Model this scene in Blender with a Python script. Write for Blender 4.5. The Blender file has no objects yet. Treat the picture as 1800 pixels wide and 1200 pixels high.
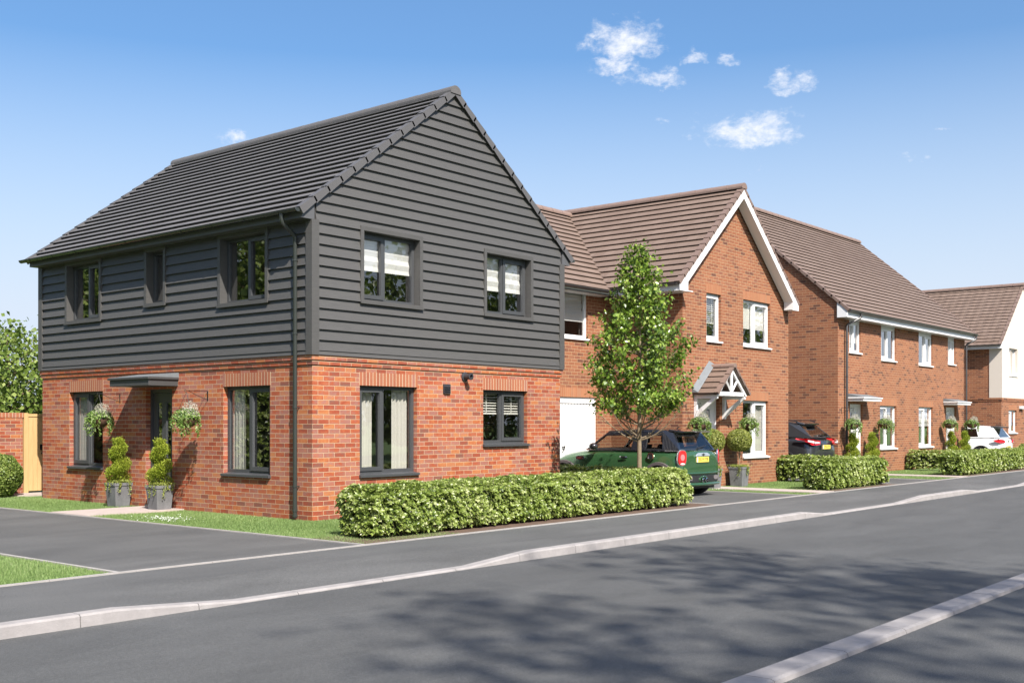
import bpy, bmesh, math, random
import numpy as np
from mathutils import Vector, Matrix
PI = math.pi
random.seed(7)
RNG = np.random.default_rng(7)
S = bpy.context.scene
COL = S.collection

# ---------------------------------------------------------------- camera, sky, sun, exposure
cd = bpy.data.cameras.new('camera'); cam = bpy.data.objects.new('camera', cd); COL.objects.link(cam)
cd.sensor_width = 36.0; cd.lens = 39.02; cd.shift_y = 145.0/1800.0
cd.clip_start = 0.1; cd.clip_end = 3000
cam.location = (-11.234, -13.347, 1.5)
cam.rotation_euler = (math.radians(90), 0, math.radians(39.713-90))
S.camera = cam
SUN = Vector((-0.5, -1.0, 1.13)).normalized()
SUN_EL = math.asin(SUN.z); SUN_ROT = math.atan2(SUN.x, SUN.y)
ld = bpy.data.lights.new('sun', 'SUN'); ld.energy = 5.0; ld.angle = math.radians(0.6); ld.color = (1.0, 0.95, 0.88)
sun = bpy.data.objects.new('sun', ld); COL.objects.link(sun)
sun.rotation_euler = (-SUN).to_track_quat('-Z', 'Y').to_euler(); sun.location = (-20, -40, 45)
S.view_settings.view_transform = 'Standard'; S.view_settings.look = 'None'
S.view_settings.exposure = 0.95; S.view_settings.gamma = 1.0

class NT:
    """small helper for node trees"""
    def __init__(s, nt): s.nt = nt; s.n = nt.nodes; s.l = nt.links
    def new(s, t, **kw):
        n = s.n.new(t)
        for k, v in kw.items(): setattr(n, k, v)
        return n
    def set(s, sock, v):
        if isinstance(v, bpy.types.NodeSocket): s.l.new(v, sock)
        else: sock.default_value = v
    def math(s, op, a, b=None, clamp=False):
        n = s.new('ShaderNodeMath', operation=op); n.use_clamp = clamp
        s.set(n.inputs[0], a)
        if b is not None: s.set(n.inputs[1], b)
        return n.outputs[0]
    def mix(s, f, a, b, blend='MIX'):
        n = s.new('ShaderNodeMix', data_type='RGBA', blend_type=blend)
        s.set(n.inputs[0], f); s.set(n.inputs[6], a); s.set(n.inputs[7], b)
        return n.outputs[2]
    def noise(s, vec, scale, detail=3.0, rough=0.5, dist=0.0):
        n = s.new('ShaderNodeTexNoise'); n.inputs['Scale'].default_value = scale
        n.inputs['Detail'].default_value = detail; n.inputs['Roughness'].default_value = rough
        n.inputs['Distortion'].default_value = dist
        if vec is not None: s.l.new(vec, n.inputs['Vector'])
        return n.outputs['Fac']
    def ramp(s, fac, pts, interp='LINEAR'):
        n = s.new('ShaderNodeValToRGB'); r = n.color_ramp; r.interpolation = interp
        while len(r.elements) < len(pts): r.elements.new(0.5)
        for e, (p, c) in zip(r.elements, pts):
            e.position = p; e.color = tuple(c)+(1,) if len(c) == 3 else c
        s.set(n.inputs[0], fac); return n.outputs[0]
    def mapv(s, vec, scale=(1, 1, 1), loc=(0, 0, 0)):
        n = s.new('ShaderNodeMapping'); n.inputs['Scale'].default_value = scale; n.inputs['Location'].default_value = loc
        s.l.new(vec, n.inputs['Vector']); return n.outputs[0]

def make_world():
    w = bpy.data.worlds.new('World'); S.world = w; w.use_nodes = True
    t = NT(w.node_tree); t.n.clear()
    out = t.new('ShaderNodeOutputWorld'); bg = t.new('ShaderNodeBackground'); bg.inputs[1].default_value = 0.096
    sky = t.new('ShaderNodeTexSky'); sky.sky_type = 'NISHITA'; sky.sun_disc = False
    sky.sun_elevation = SUN_EL; sky.sun_rotation = SUN_ROT
    sky.altitude = 0; sky.air_density = 1.0; sky.dust_density = 2.0; sky.ozone_density = 3.0
    tc = t.new('ShaderNodeTexCoord'); sp = t.new('ShaderNodeSeparateXYZ'); t.l.new(tc.outputs['Generated'], sp.inputs[0])
    az = t.math('ARCTAN2', sp.outputs[1], sp.outputs[0])
    el = t.math('ARCSINE', sp.outputs[2])
    cw = t.new('ShaderNodeCombineXYZ'); t.l.new(az, cw.inputs[0]); t.l.new(t.math('MULTIPLY', el, 1.6), cw.inputs[1])
    az0, el0 = az, el
    az = t.math('ADD', az, t.math('MULTIPLY', t.math('SUBTRACT', t.noise(t.mapv(cw.outputs[0], loc=(7, 2, 0)), 34, 4, .6), .5), .045))
    el = t.math('ADD', el, t.math('MULTIPLY', t.math('SUBTRACT', t.noise(t.mapv(cw.outputs[0], loc=(1, 9, 0)), 42, 4, .6), .5), .026))
    clouds = [(0.5925, 0.3324, 0.0344, 0.0143, 1.0), (0.6011, 0.3125, 0.0233, 0.0066, .72), (0.5682, 0.2999, 0.0282, 0.0072, .78),
              (0.532, 0.3154, 0.009, 0.006, .66), (0.5032, 0.3121, 0.0138, 0.0052, .66), (0.4461, 0.2898, 0.0182, 0.0105, .8),
              (0.4821, 0.2535, 0.0427, 0.0120, 1.0), (0.9368, 0.2447, 0.0175, 0.0066, .8), (0.3486, 0.223, 0.0127, 0.0045, .28),
              (0.3306, 0.2442, 0.008, 0.002, .25), (0.4762, 0.2192, 0.0098, 0.0033, .22), (0.56, 0.262, 0.008, 0.003, .2)]
    field = None
    for a0, e0, wa, he, amp in clouds:
        dx = t.math('DIVIDE', t.math('SUBTRACT', az, a0), wa)
        dy0 = t.math('SUBTRACT', el, e0-he*0.35)
        up = t.math('DIVIDE', t.math('MAXIMUM', dy0, 0.0), he*1.35)
        dn = t.math('DIVIDE', t.math('MINIMUM', dy0, 0.0), he*0.75)
        dy = t.math('ADD', up, dn)
        dx = t.math('DIVIDE', dx, 1.12); dy = t.math('DIVIDE', dy, 1.2)
        d2 = t.math('ADD', t.math('MULTIPLY', dx, dx), t.math('MULTIPLY', dy, dy))
        v = t.math('SUBTRACT', amp+(.22 if amp > .5 else 0), d2)
        field = v if field is None else t.math('MAXIMUM', field, v)
    az, el = az0, el0
    cm = t.new('ShaderNodeCombineXYZ'); t.l.new(az, cm.inputs[0]); t.l.new(t.math('MULTIPLY', el, 1.5), cm.inputs[1])
    n1 = t.noise(cm.outputs[0], 46, 7, 0.62, 0.35)
    n2 = t.noise(t.mapv(cm.outputs[0], loc=(3.1, 1.7, 0)), 120, 6, 0.65)
    dens = t.math('ADD', field, t.math('MULTIPLY', t.math('SUBTRACT', n1, 0.50), 3.0))
    dens = t.math('ADD', dens, t.math('MULTIPLY', t.math('SUBTRACT', n2, 0.5), 1.7))
    lim = t.math('MULTIPLY', t.math('ADD', field, 0.9), 2.0, clamp=True)
    mask = t.math('MULTIPLY', t.math('MULTIPLY', t.math('SUBTRACT', dens, 0.02), 0.55, clamp=True), lim)
    ms = t.new('ShaderNodeMapRange'); ms.interpolation_type = 'SMOOTHSTEP'; t.l.new(mask, ms.inputs[0])
    ms.inputs[1].default_value = 0; ms.inputs[2].default_value = 1
    ccol = t.mix(n2, (5.0, 5.2, 5.8, 1), (6.0, 6.05, 6.2, 1))
    # a touch of colour grading of the clear sky as in the photograph
    hs = t.new('ShaderNodeHueSaturation'); hs.inputs['Saturation'].default_value = 1.31; hs.inputs['Value'].default_value = 1.0
    t.l.new(sky.outputs[0], hs.inputs['Color'])
    hz = t.math('SUBTRACT', 1.36, t.math('MULTIPLY', t.math('ABSOLUTE', el), 3.9), clamp=True)
    hz = t.math('MAXIMUM', t.math('MULTIPLY', hz, .93), .11)
    base = t.mix(hz, hs.outputs[0], (4.0, 4.5, 5.3, 1))
    col = t.mix(t.math('MULTIPLY', ms.outputs[0], 0.93), base, ccol)
    t.l.new(col, bg.inputs[0]); t.l.new(bg.outputs[0], out.inputs[0])
make_world()

# ---------------------------------------------------------------- materials
MATS = {}
def newmat(name):
    m = bpy.data.materials.new(name); m.use_nodes = True; t = NT(m.node_tree); t.n.clear()
    out = t.new('ShaderNodeOutputMaterial'); p = t.new('ShaderNodeBsdfPrincipled'); t.l.new(p.outputs[0], out.inputs[0])
    return m, t, p, out
def bump(t, p, h, strength=0.4, dist=0.01):
    b = t.new('ShaderNodeBump'); b.inputs['Strength'].default_value = strength; b.inputs['Distance'].default_value = dist
    t.l.new(h, b.inputs['Height']); t.l.new(b.outputs[0], p.inputs['Normal'])
def plain(name, col, rough=0.5, metal=0.0, var=0.12, scale=9.0, bmp=0.0, coat=0.0, spec=0.5):
    if name in MATS: return MATS[name]
    m, t, p, o = newmat(name)
    tc = t.new('ShaderNodeTexCoord'); n = t.noise(tc.outputs['Object'], scale, 4, 0.6)
    lo = tuple(c*(1-var) for c in col)+(1,); hi = tuple(min(1, c*(1+var)) for c in col)+(1,)
    t.l.new(t.mix(n, lo, hi), p.inputs['Base Color'])
    p.inputs['Roughness'].default_value = rough; p.inputs['Metallic'].default_value = metal
    p.inputs['Coat Weight'].default_value = coat; p.inputs['Coat Roughness'].default_value = 0.04
    p.inputs['Specular IOR Level'].default_value = spec
    if bmp: bump(t, p, t.noise(tc.outputs['Object'], scale*6, 4, 0.6), bmp, 0.01)
    MATS[name] = m; return m
def brick_mat(name, cols, mortar, bw=.225, rh=.075, off=.5, var=0.0, mort=.0052, blotch=.55):
    if name in MATS: return MATS[name]
    m, t, p, o = newmat(name)
    uv = t.new('ShaderNodeUVMap'); uv.uv_map = 'UVMap'
    b = t.new('ShaderNodeTexBrick'); t.l.new(uv.outputs[0], b.inputs['Vector'])
    b.offset = off; b.inputs['Scale'].default_value = 1.0; b.inputs['Brick Width'].default_value = bw; b.inputs['Row Height'].default_value = rh
    b.inputs['Mortar Size'].default_value = mort; b.inputs['Mortar Smooth'].default_value = 0.12; b.inputs['Bias'].default_value = 0
    b.inputs['Color1'].default_value = (0, 0, 0, 1); b.inputs['Color2'].default_value = (1, 1, 1, 1); b.inputs['Mortar'].default_value = (.5, .5, .5, 1)
    n = len(cols); rnd = b.outputs['Color']
    nz = t.noise(t.mapv(uv.outputs[0], (1, 1.6, 1)), 9.0, 4, 0.62)
    fine = t.noise(uv.outputs[0], 60.0, 3, 0.6)
    big = t.noise(uv.outputs[0], 0.7, 2, 0.5)
    sepn = t.new('ShaderNodeSeparateColor'); t.l.new(rnd, sepn.inputs[0])
    f = t.math('ADD', sepn.outputs[0], t.math('MULTIPLY', t.math('SUBTRACT', nz, 0.5), blotch), clamp=True)
    c = t.ramp(f, [(i/(n-1), cols[i]) for i in range(n)])
    c = t.mix(t.math('MULTIPLY', fine, 0.30), c, (0.05, 0.03, 0.03, 1), 'MIX')
    c = t.mix(0.35, c, t.ramp(big, [(0.3, (.38, .38, .38)), (0.7, (.62, .62, .62))]), 'OVERLAY')
    mc = t.mix(fine, tuple(x*0.8 for x in mortar)+(1,), tuple(min(1, x*1.1) for x in mortar)+(1,))
    c = t.mix(b.outputs['Fac'], c, mc)
    t.l.new(c, p.inputs['Base Color']); p.inputs['Roughness'].default_value = 0.85
    h = t.math('ADD', t.math('MULTIPLY', t.math('SUBTRACT', 1.0, b.outputs['Fac']), 1.0), t.math('MULTIPLY', fine, 0.35))
    bump(t, p, h, 0.75, 0.008)
    MATS[name] = m; return m
HOUSE_BRICK = [(.20, .075, .05), (.29, .052, .018), (.37, .090, .030), (.29, .125, .095), (.34, .068, .022), (.44, .155, .048), (.33, .135, .10), (.38, .10, .035)]
TAN_BRICK = [(.115, .042, .024), (.25, .086, .037), (.29, .105, .044), (.26, .092, .040), (.31, .122, .055), (.22, .078, .040)]
def M_brick(kind, soldier=False):
    if kind == 'red':
        if soldier: return brick_mat('red_soldier_brick', [(.30, .09, .045), (.38, .13, .06), (.35, .115, .05), (.33, .14, .10)], (.56, .44, .30), bw=.075, rh=.60, off=0, blotch=.3)
        return brick_mat('red_brick', HOUSE_BRICK, (.50, .365, .23), mort=.0040)
    if soldier: return brick_mat('tan_soldier_brick', [(.34, .125, .055), (.39, .16, .075), (.36, .14, .06), (.33, .15, .08)], (.40, .23, .12), bw=.075, rh=.60, off=0, blotch=.3)
    return brick_mat('tan_brick', TAN_BRICK, (.46, .32, .18), mort=.0040)
def board_mat():
    if 'board' in MATS: return MATS['board']
    m, t, p, o = newmat('grey_weatherboard')
    uv = t.new('ShaderNodeUVMap'); uv.uv_map = 'UVMap'
    g = t.noise(t.mapv(uv.outputs[0], (1.3, 30, 1)), 3.0, 6, 0.65, 0.6)
    k = t.noise(t.mapv(uv.outputs[0], (.8, 6.04, 1)), 2.0, 2, 0.5)
    c = t.mix(g, (.038, .037, .036, 1), (.100, .095, .090, 1))
    c = t.mix(t.math('MULTIPLY', k, .5), c, (.070, .067, .063, 1))
    t.l.new(c, p.inputs['Base Color']); p.inputs['Roughness'].default_value = 0.58
    bump(t, p, g, 0.35, 0.006)
    MATS['board'] = m; return m
def tile_mat(name, c1, c2, gauge, undul=0.0):
    if name in MATS: return MATS[name]
    m, t, p, o = newmat(name)
    uv = t.new('ShaderNodeUVMap'); uv.uv_map = 'UVMap'
    b = t.new('ShaderNodeTexBrick'); t.l.new(uv.outputs[0], b.inputs['Vector']); b.offset = .5
    b.inputs['Scale'].default_value = 1.0; b.inputs['Brick Width'].default_value = .30; b.inputs['Row Height'].default_value = gauge
    b.inputs['Mortar Size'].default_value = .003; b.inputs['Mortar Smooth'].default_value = .1; b.inputs['Bias'].default_value = 0
    b.inputs['Color1'].default_value = (0, 0, 0, 1); b.inputs['Color2'].default_value = (1, 1, 1, 1); b.inputs['Mortar'].default_value = (.5, .5, .5, 1)
    f1 = t.noise(uv.outputs[0], 45, 4, 0.6); f2 = t.noise(t.mapv(uv.outputs[0], (1, .5, 1)), 1.3, 3, 0.55)
    sc = t.new('ShaderNodeSeparateColor'); t.l.new(b.outputs['Color'], sc.inputs[0])
    fac = t.math('ADD', t.math('MULTIPLY', sc.outputs[0], .45), t.math('MULTIPLY', f2, .55))
    c = t.mix(fac, c1+(1,), c2+(1,))
    c = t.mix(t.math('MULTIPLY', f1, .25), c, tuple(x*.5 for x in c1)+(1,))
    dk = t.math('MULTIPLY', b.outputs['Fac'], .45)
    c = t.mix(dk, c, tuple(x*.35 for x in c1)+(1,))
    t.l.new(c, p.inputs['Base Color']); p.inputs['Roughness'].default_value = 0.62; p.inputs['Specular IOR Level'].default_value = .35
    h = t.math('SUBTRACT', t.math('MULTIPLY', f1, .25), t.math('MULTIPLY', b.outputs['Fac'], .8))
    bump(t, p, h, 0.5, 0.006)
    MATS[name] = m; return m
def asphalt_mat(name, base, seed=0):
    if name in MATS: return MATS[name]
    m, t, p, o = newmat(name)
    tc = t.new('ShaderNodeTexCoord'); v = t.mapv(tc.outputs['Object'], loc=(seed, seed*.7, 0))
    sp = t.noise(v, 140, 2, 0.7); sp2 = t.noise(v, 55, 3, 0.6)
    st = t.noise(t.mapv(v, (.5, 1.4, 1)), 1.1, 5, 0.6, .4); st2 = t.noise(t.mapv(v, (.25, .5, 1)), .8, 4, 0.6)
    c = t.ramp(sp, [(.36, tuple(x*.55 for x in base)), (.52, base), (.62, tuple(x*1.2 for x in base)), (.72, tuple(x*2.3 for x in base))])
    c = t.mix(.7, c, t.ramp(sp2, [(.34, (.36, .36, .36)), (.5, (.5, .5, .5)), (.68, (.68, .68, .68))]), 'OVERLAY')
    c = t.mix(.55, c, t.ramp(st, [(.32, (.34, .34, .34)), (.68, (.66, .66, .66))]), 'OVERLAY')
    c = t.mix(.5, c, t.ramp(st2, [(.35, (.38, .38, .38)), (.65, (.62, .62, .62))]), 'OVERLAY')
    t.l.new(c, p.inputs['Base Color']); p.inputs['Roughness'].default_value = 0.86; p.inputs['Specular IOR Level'].default_value = .4
    p.inputs['Sheen Weight'].default_value = .125; p.inputs['Sheen Roughness'].default_value = .35; p.inputs['Sheen Tint'].default_value = (.8, .78, .75, 1)
    bump(t, p, t.math('ADD', sp, sp2), 0.55, 0.006)
    MATS[name] = m; return m
def concrete_mat(name, c, var=.2):
    if name in MATS: return MATS[name]
    m, t, p, o = newmat(name)
    tc = t.new('ShaderNodeTexCoord'); v = tc.outputs['Object']
    a = t.noise(v, 5, 5, .65); b = t.noise(v, 90, 3, .6)
    cc = t.ramp(a, [(.3, tuple(x*(1-var) for x in c)), (.7, tuple(x*(1+var*.5) for x in c))])
    cc = t.mix(t.math('MULTIPLY', b, .3), cc, tuple(x*.6 for x in c)+(1,))
    t.l.new(cc, p.inputs['Base Color']); p.inputs['Roughness'].default_value = .9
    bump(t, p, t.math('ADD', b, a), .5, .008)
    MATS[name] = m; return m
def leaf_mat(name, cols, transl=0.35, rough=0.45, spec=.5):
    if name in MATS: return MATS[name]
    m, t, p, o = newmat(name)
    at = t.new('ShaderNodeAttribute'); at.attribute_name = 'rnd'
    n = len(cols); c = t.ramp(at.outputs['Fac'], [(i/(n-1), cols[i]) for i in range(n)])
    t.l.new(c, p.inputs['Base Color']); p.inputs['Roughness'].default_value = rough; p.inputs['Specular IOR Level'].default_value = spec
    tr = t.new('ShaderNodeBsdfTranslucent'); t.l.new(t.mix(.5, c, (.55, .75, .12, 1), 'MULTIPLY'), tr.inputs[0])
    tr2 = t.new('ShaderNodeBsdfTranslucent'); t.l.new(c, tr2.inputs[0])
    mx = t.new('ShaderNodeMixShader'); mx.inputs[0].default_value = transl
    t.l.new(p.outputs[0], mx.inputs[1]); t.l.new(tr2.outputs[0], mx.inputs[2]); t.l.new(mx.outputs[0], o.inputs[0])
    MATS[name] = m; return m
def glass_mat(name='window_glass', tint=(.90, .91, .90), boost=3.2, base=0.03):
    if name in MATS: return MATS[name]
    m, t, p, o = newmat(name); t.n.remove(p)
    tr = t.new('ShaderNodeBsdfTransparent'); tr.inputs[0].default_value = tint+(1,)
    gl = t.new('ShaderNodeBsdfGlossy'); gl.inputs[0].default_value = (1, 1, 1, 1); gl.inputs['Roughness'].default_value = 0.004
    tc = t.new('ShaderNodeTexCoord'); nz = t.noise(tc.outputs['Object'], 1.1, 2, .5)
    b = t.new('ShaderNodeBump'); b.inputs['Strength'].default_value = .05; b.inputs['Distance'].default_value = .05
    t.l.new(nz, b.inputs['Height']); t.l.new(b.outputs[0], gl.inputs['Normal'])
    ge = t.new('ShaderNodeNewGeometry'); dt = t.new('ShaderNodeVectorMath', operation='DOT_PRODUCT')
    t.l.new(ge.outputs['Incoming'], dt.inputs[0]); t.l.new(ge.outputs['Normal'], dt.inputs[1])
    om = t.math('SUBTRACT', 1.0, t.math('ABSOLUTE', dt.outputs['Value'])); sch = t.math('POWER', om, 5.0)
    f = t.math('ADD', t.math('MULTIPLY', t.math('ADD', t.math('MULTIPLY', sch, .96), .04), boost), base, clamp=True)
    mx = t.new('ShaderNodeMixShader'); t.l.new(f, mx.inputs[0]); t.l.new(tr.outputs[0], mx.inputs[1]); t.l.new(gl.outputs[0], mx.inputs[2])
    t.l.new(mx.outputs[0], o.inputs[0]); MATS[name] = m; return m
def paint_mat(name, col, flake=.3, rough=.28):
    if name in MATS: return MATS[name]
    m, t, p, o = newmat(name)
    tc = t.new('ShaderNodeTexCoord'); n = t.noise(tc.outputs['Object'], 2.2, 3, .5)
    t.l.new(t.mix(n, tuple(c*.9 for c in col)+(1,), tuple(min(1, c*1.1) for c in col)+(1,)), p.inputs['Base Color'])
    p.inputs['Metallic'].default_value = flake; p.inputs['Roughness'].default_value = rough
    p.inputs['Coat Weight'].default_value = 1.0; p.inputs['Coat Roughness'].default_value = .03
    MATS[name] = m; return m
def oak_mat():
    if 'oak' in MATS: return MATS['oak']
    m, t, p, o = newmat('oak_boards')
    tc = t.new('ShaderNodeTexCoord'); g = t.noise(t.mapv(tc.outputs['Object'], (9, 9, .7)), 3, 5, .6, .5)
    t.l.new(t.mix(g, (.42, .25, .10, 1), (.62, .42, .20, 1)), p.inputs['Base Color']); p.inputs['Roughness'].default_value = .6
    bump(t, p, g, .3, .004); MATS['oak'] = m; return m
def fabric_mat(name, col, stripes=False):
    if name in MATS: return MATS[name]
    m, t, p, o = newmat(name)
    uv = t.new('ShaderNodeUVMap'); uv.uv_map = 'UVMap'
    n = t.noise(t.mapv(uv.outputs[0], (2, 60, 1) if stripes else (8, 8, 1)), 1.2, 4, .6)
    t.l.new(t.mix(n, tuple(c*(.7 if stripes else .9) for c in col)+(1,), tuple(min(1, c*1.1) for c in col)+(1,)), p.inputs['Base Color'])
    p.inputs['Roughness'].default_value = .95
    tr = t.new('ShaderNodeBsdfTranslucent'); tr.inputs[0].default_value = col+(1,)
    mx = t.new('ShaderNodeMixShader'); mx.inputs[0].default_value = .2
    t.l.new(p.outputs[0], mx.inputs[1]); t.l.new(tr.outputs[0], mx.inputs[2]); t.l.new(mx.outputs[0], o.inputs[0])
    MATS[name] = m; return m

UPVC = lambda: plain('white_upvc', (.68, .675, .67), .3, var=.03)
GREYF = lambda: plain('grey_frame', (.055, .057, .060), .38, var=.08)
GREYS = lambda: plain('grey_fascia', (.085, .085, .088), .5, var=.08)
GUTG = lambda: plain('dark_rainwater_plastic', (.032, .036, .033), .25, var=.08)
GUTB = lambda: plain('black_rainwater_plastic', (.05, .047, .047), .28, var=.08)
LEAD = lambda: plain('lead_flashing', (.15, .165, .175), .6, metal=.1, var=.2)
BLACKM = lambda: plain('black_iron', (.012, .012, .012), .5)
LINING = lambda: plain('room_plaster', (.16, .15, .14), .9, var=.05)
BOARD_SOFFIT = lambda: plain('dark_soffit', (.06, .06, .062), .6)

# ---------------------------------------------------------------- mesh helpers
class MB:
    def __init__(s): s.v = []; s.f = []; s.uv = []; s.anyuv = False
    def face(s, pts, uv=None):
        i = len(s.v); s.v.extend([tuple(p) for p in pts]); s.f.append(tuple(range(i, i+len(pts)))); s.uv.append(uv)
        return s
    def hexa(s, p, uvs=None):     # p: 4 bottom (loop), 4 top
        for q in ((0, 3, 2, 1), (4, 5, 6, 7), (0, 1, 5, 4), (1, 2, 6, 5), (2, 3, 7, 6), (3, 0, 4, 7)):
            s.face([p[k] for k in q])
        return s
    def box(s, x0, x1, y0, y1, z0, z1):
        return s.hexa([(x0, y0, z0), (x1, y0, z0), (x1, y1, z0), (x0, y1, z0), (x0, y0, z1), (x1, y0, z1), (x1, y1, z1), (x0, y1, z1)])
    def prism(s, poly, vec):
        vec = Vector(vec); a = [Vector(p) for p in poly]; b = [p+vec for p in a]; n = len(a)
        s.face(a[::-1]); s.face(b)
        for i in range(n): j = (i+1) % n; s.face([a[i], a[j], b[j], b[i]])
        return s
    def tube(s, pts, r, n=8, caps=True, arc=None):
        pts = [Vector(p) for p in pts]
        rs = r if isinstance(r, (list, tuple)) else [r]*len(pts)
        rings = []; prev = None
        for i, p in enumerate(pts):
            if i == 0: d = pts[1]-pts[0]
            elif i == len(pts)-1: d = pts[-1]-pts[-2]
            else: d = (pts[i+1]-pts[i]).normalized()+(pts[i]-pts[i-1]).normalized()
            if d.length < 1e-9: d = Vector((0, 0, 1))
            d.normalize()
            if prev is None:
                up = Vector((0, 0, 1)) if abs(d.z) < .9 else Vector((1, 0, 0))
                a = d.cross(up).normalized()
            else: a = (prev-d*prev.dot(d)).normalized()
            prev = a; b = d.cross(a)
            rings.append([p+(a*math.cos(2*PI*k/n)+b*math.sin(2*PI*k/n))*rs[i] for k in range(n)])
        base = len(s.v)
        for rg in rings: s.v.extend([tuple(q) for q in rg])
        for i in range(len(rings)-1):
            for k in range(n):
                k2 = (k+1) % n
                s.f.append((base+i*n+k, base+i*n+k2, base+(i+1)*n+k2, base+(i+1)*n+k)); s.uv.append(None)
        if caps:
            s.f.append(tuple(base+k for k in range(n))[::-1]); s.uv.append(None)
            s.f.append(tuple(base+(len(rings)-1)*n+k for k in range(n))); s.uv.append(None)
        return s
    def lathe(s, prof, c=(0, 0, 0), n=16, ax='z'):
        base = len(s.v)
        for r, z in prof:
            for k in range(n):
                a = 2*PI*k/n; x, y = r*math.cos(a), r*math.sin(a)
                if ax == 'z': p = (c[0]+x, c[1]+y, c[2]+z)
                elif ax == 'x': p = (c[0]+z, c[1]+x, c[2]+y)
                else: p = (c[0]+x, c[1]+z, c[2]+y)
                s.v.append(p)
        for i in range(len(prof)-1):
            for k in range(n):
                k2 = (k+1) % n
                s.f.append((base+i*n+k, base+i*n+k2, base+(i+1)*n+k2, base+(i+1)*n+k)); s.uv.append(None)
        return s
    def sphere(s, c, r, n=10, sz=1.0):
        return s.lathe([(r*math.sin(PI*i/n)+1e-5, -r*sz*math.cos(PI*i/n)) for i in range(n+1)], c, n*2)
    def build(s, name, mat, parent=None, loc=(0, 0, 0), smooth=False, recalc=True, world=True, bevel=0):
        loc = Vector(loc)
        me = bpy.data.meshes.new(name)
        off = Vector(parent.location) if (parent is not None and world) else Vector((0, 0, 0))
        if parent is not None and world and parent.parent is not None: off = Vector(root_of(parent).location)
        if parent is None: off = loc
        me.from_pydata([tuple(Vector(p)-off) for p in s.v], [], s.f)
        uvl = me.uv_layers.new(name='UVMap')
        for poly, uv in zip(me.polygons, s.uv):
            nm = poly.normal; ax = (abs(nm.x), abs(nm.y), abs(nm.z)); m_ = ax.index(max(ax))
            for q, li in enumerate(poly.loop_indices):
                if uv is not None: uvl.data[li].uv = uv[q]
                else:
                    co = me.vertices[me.loops[li].vertex_index].co+off
                    uvl.data[li].uv = (co.y, co.z) if m_ == 0 else ((co.x, co.z) if m_ == 1 else (co.x, co.y))
        if recalc or bevel:
            bm = bmesh.new(); bm.from_mesh(me)
            bmesh.ops.remove_doubles(bm, verts=bm.verts, dist=1e-5)
            if bevel:
                es = [e for e in bm.edges if len(e.link_faces) == 2 and e.calc_face_angle(0) > .6]
                bmesh.ops.bevel(bm, geom=es, offset=bevel, segments=2, profile=.5, affect='EDGES')
            bmesh.ops.recalc_face_normals(bm, faces=bm.faces)
            bm.to_mesh(me); bm.free()
        if smooth:
            for p in me.polygons: p.use_smooth = True
            try: me.set_sharp_from_angle(angle=math.radians(40))
            except Exception: pass
        if mat: me.materials.append(mat)
        o = bpy.data.objects.new(name, me); COL.objects.link(o)
        if parent is not None: o.parent = parent
        else: o.location = loc
        return o
def root_of(o):
    while o.parent is not None: o = o.parent
    return o
def tag(o, label, cat, group=None, kind=None):
    if label: o['label'] = label
    if cat: o['category'] = cat
    if group: o['group'] = group
    if kind: o['kind'] = kind
    return o
def thing(name, label, cat, loc, group=None, rz=0):
    o = bpy.data.objects.new(name, None); COL.objects.link(o); o.location = loc; o.rotation_euler = (0, 0, rz)
    o.empty_display_size = .3
    return tag(o, label, cat, group)
def copy_tree(o, parent=None):
    c = o.copy(); COL.objects.link(c)
    if parent is not None: c.parent = parent
    for ch in [x for x in bpy.data.objects if x.parent == o]: copy_tree(ch, c)
    return c

def leaf_cloud(name, P, N, size, mat, parent=None, loc=(0, 0, 0), width=.42, fold=.14, rnd=None, droop=0.0, T=None):
    """P positions (n,3), N approx normals, one folded four-vertex leaf each"""
    n = len(P); off = np.array(parent.location if parent is not None else loc, dtype=float)
    N = N/np.maximum(np.linalg.norm(N, axis=1, keepdims=True), 1e-6)
    if T is None: T = RNG.normal(size=(n, 3))
    T = T-N*(T*N).sum(1, keepdims=True); T[:, 2] -= droop
    T /= np.maximum(np.linalg.norm(T, axis=1, keepdims=True), 1e-6)
    B = np.cross(N, T); s = (size*RNG.uniform(.7, 1.25, n))[:, None]
    Q = P-off
    base = Q-T*s*.5; tip = Q+T*s*.5; lf = Q-B*s*width+N*s*fold-T*s*.05; rt = Q+B*s*width+N*s*fold-T*s*.05
    V = np.stack([base, rt, tip, lf], axis=1).reshape(-1, 3)
    i = np.arange(n)*4
    F = np.stack([i, i+1, i+2, i, i+2, i+3], axis=1).reshape(-1)
    return raw_mesh(name, V, F, mat, parent, loc, rnd if rnd is not None else RNG.random(n), 4)
def raw_mesh(name, V, F, mat, parent, loc, rnd, vper):
    me = bpy.data.meshes.new(name); me.vertices.add(len(V)); me.vertices.foreach_set('co', V.astype(np.float32).ravel())
    nf = len(F)//3; me.loops.add(len(F)); me.loops.foreach_set('vertex_index', F.astype(np.int32))
    me.polygons.add(nf); me.polygons.foreach_set('loop_start', np.arange(0, nf*3, 3, dtype=np.int32))
    try: me.polygons.foreach_set('loop_total', np.full(nf, 3, dtype=np.int32))
    except Exception: pass
    me.update(calc_edges=True)
    a = me.attributes.new('rnd', 'FLOAT', 'POINT'); a.data.foreach_set('value', np.repeat(np.clip(rnd, 0, 1), vper).astype(np.float32))
    me.materials.append(mat); o = bpy.data.objects.new(name, me); COL.objects.link(o)
    if parent is not None: o.parent = parent
    else: o.location = loc
    return o

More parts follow.
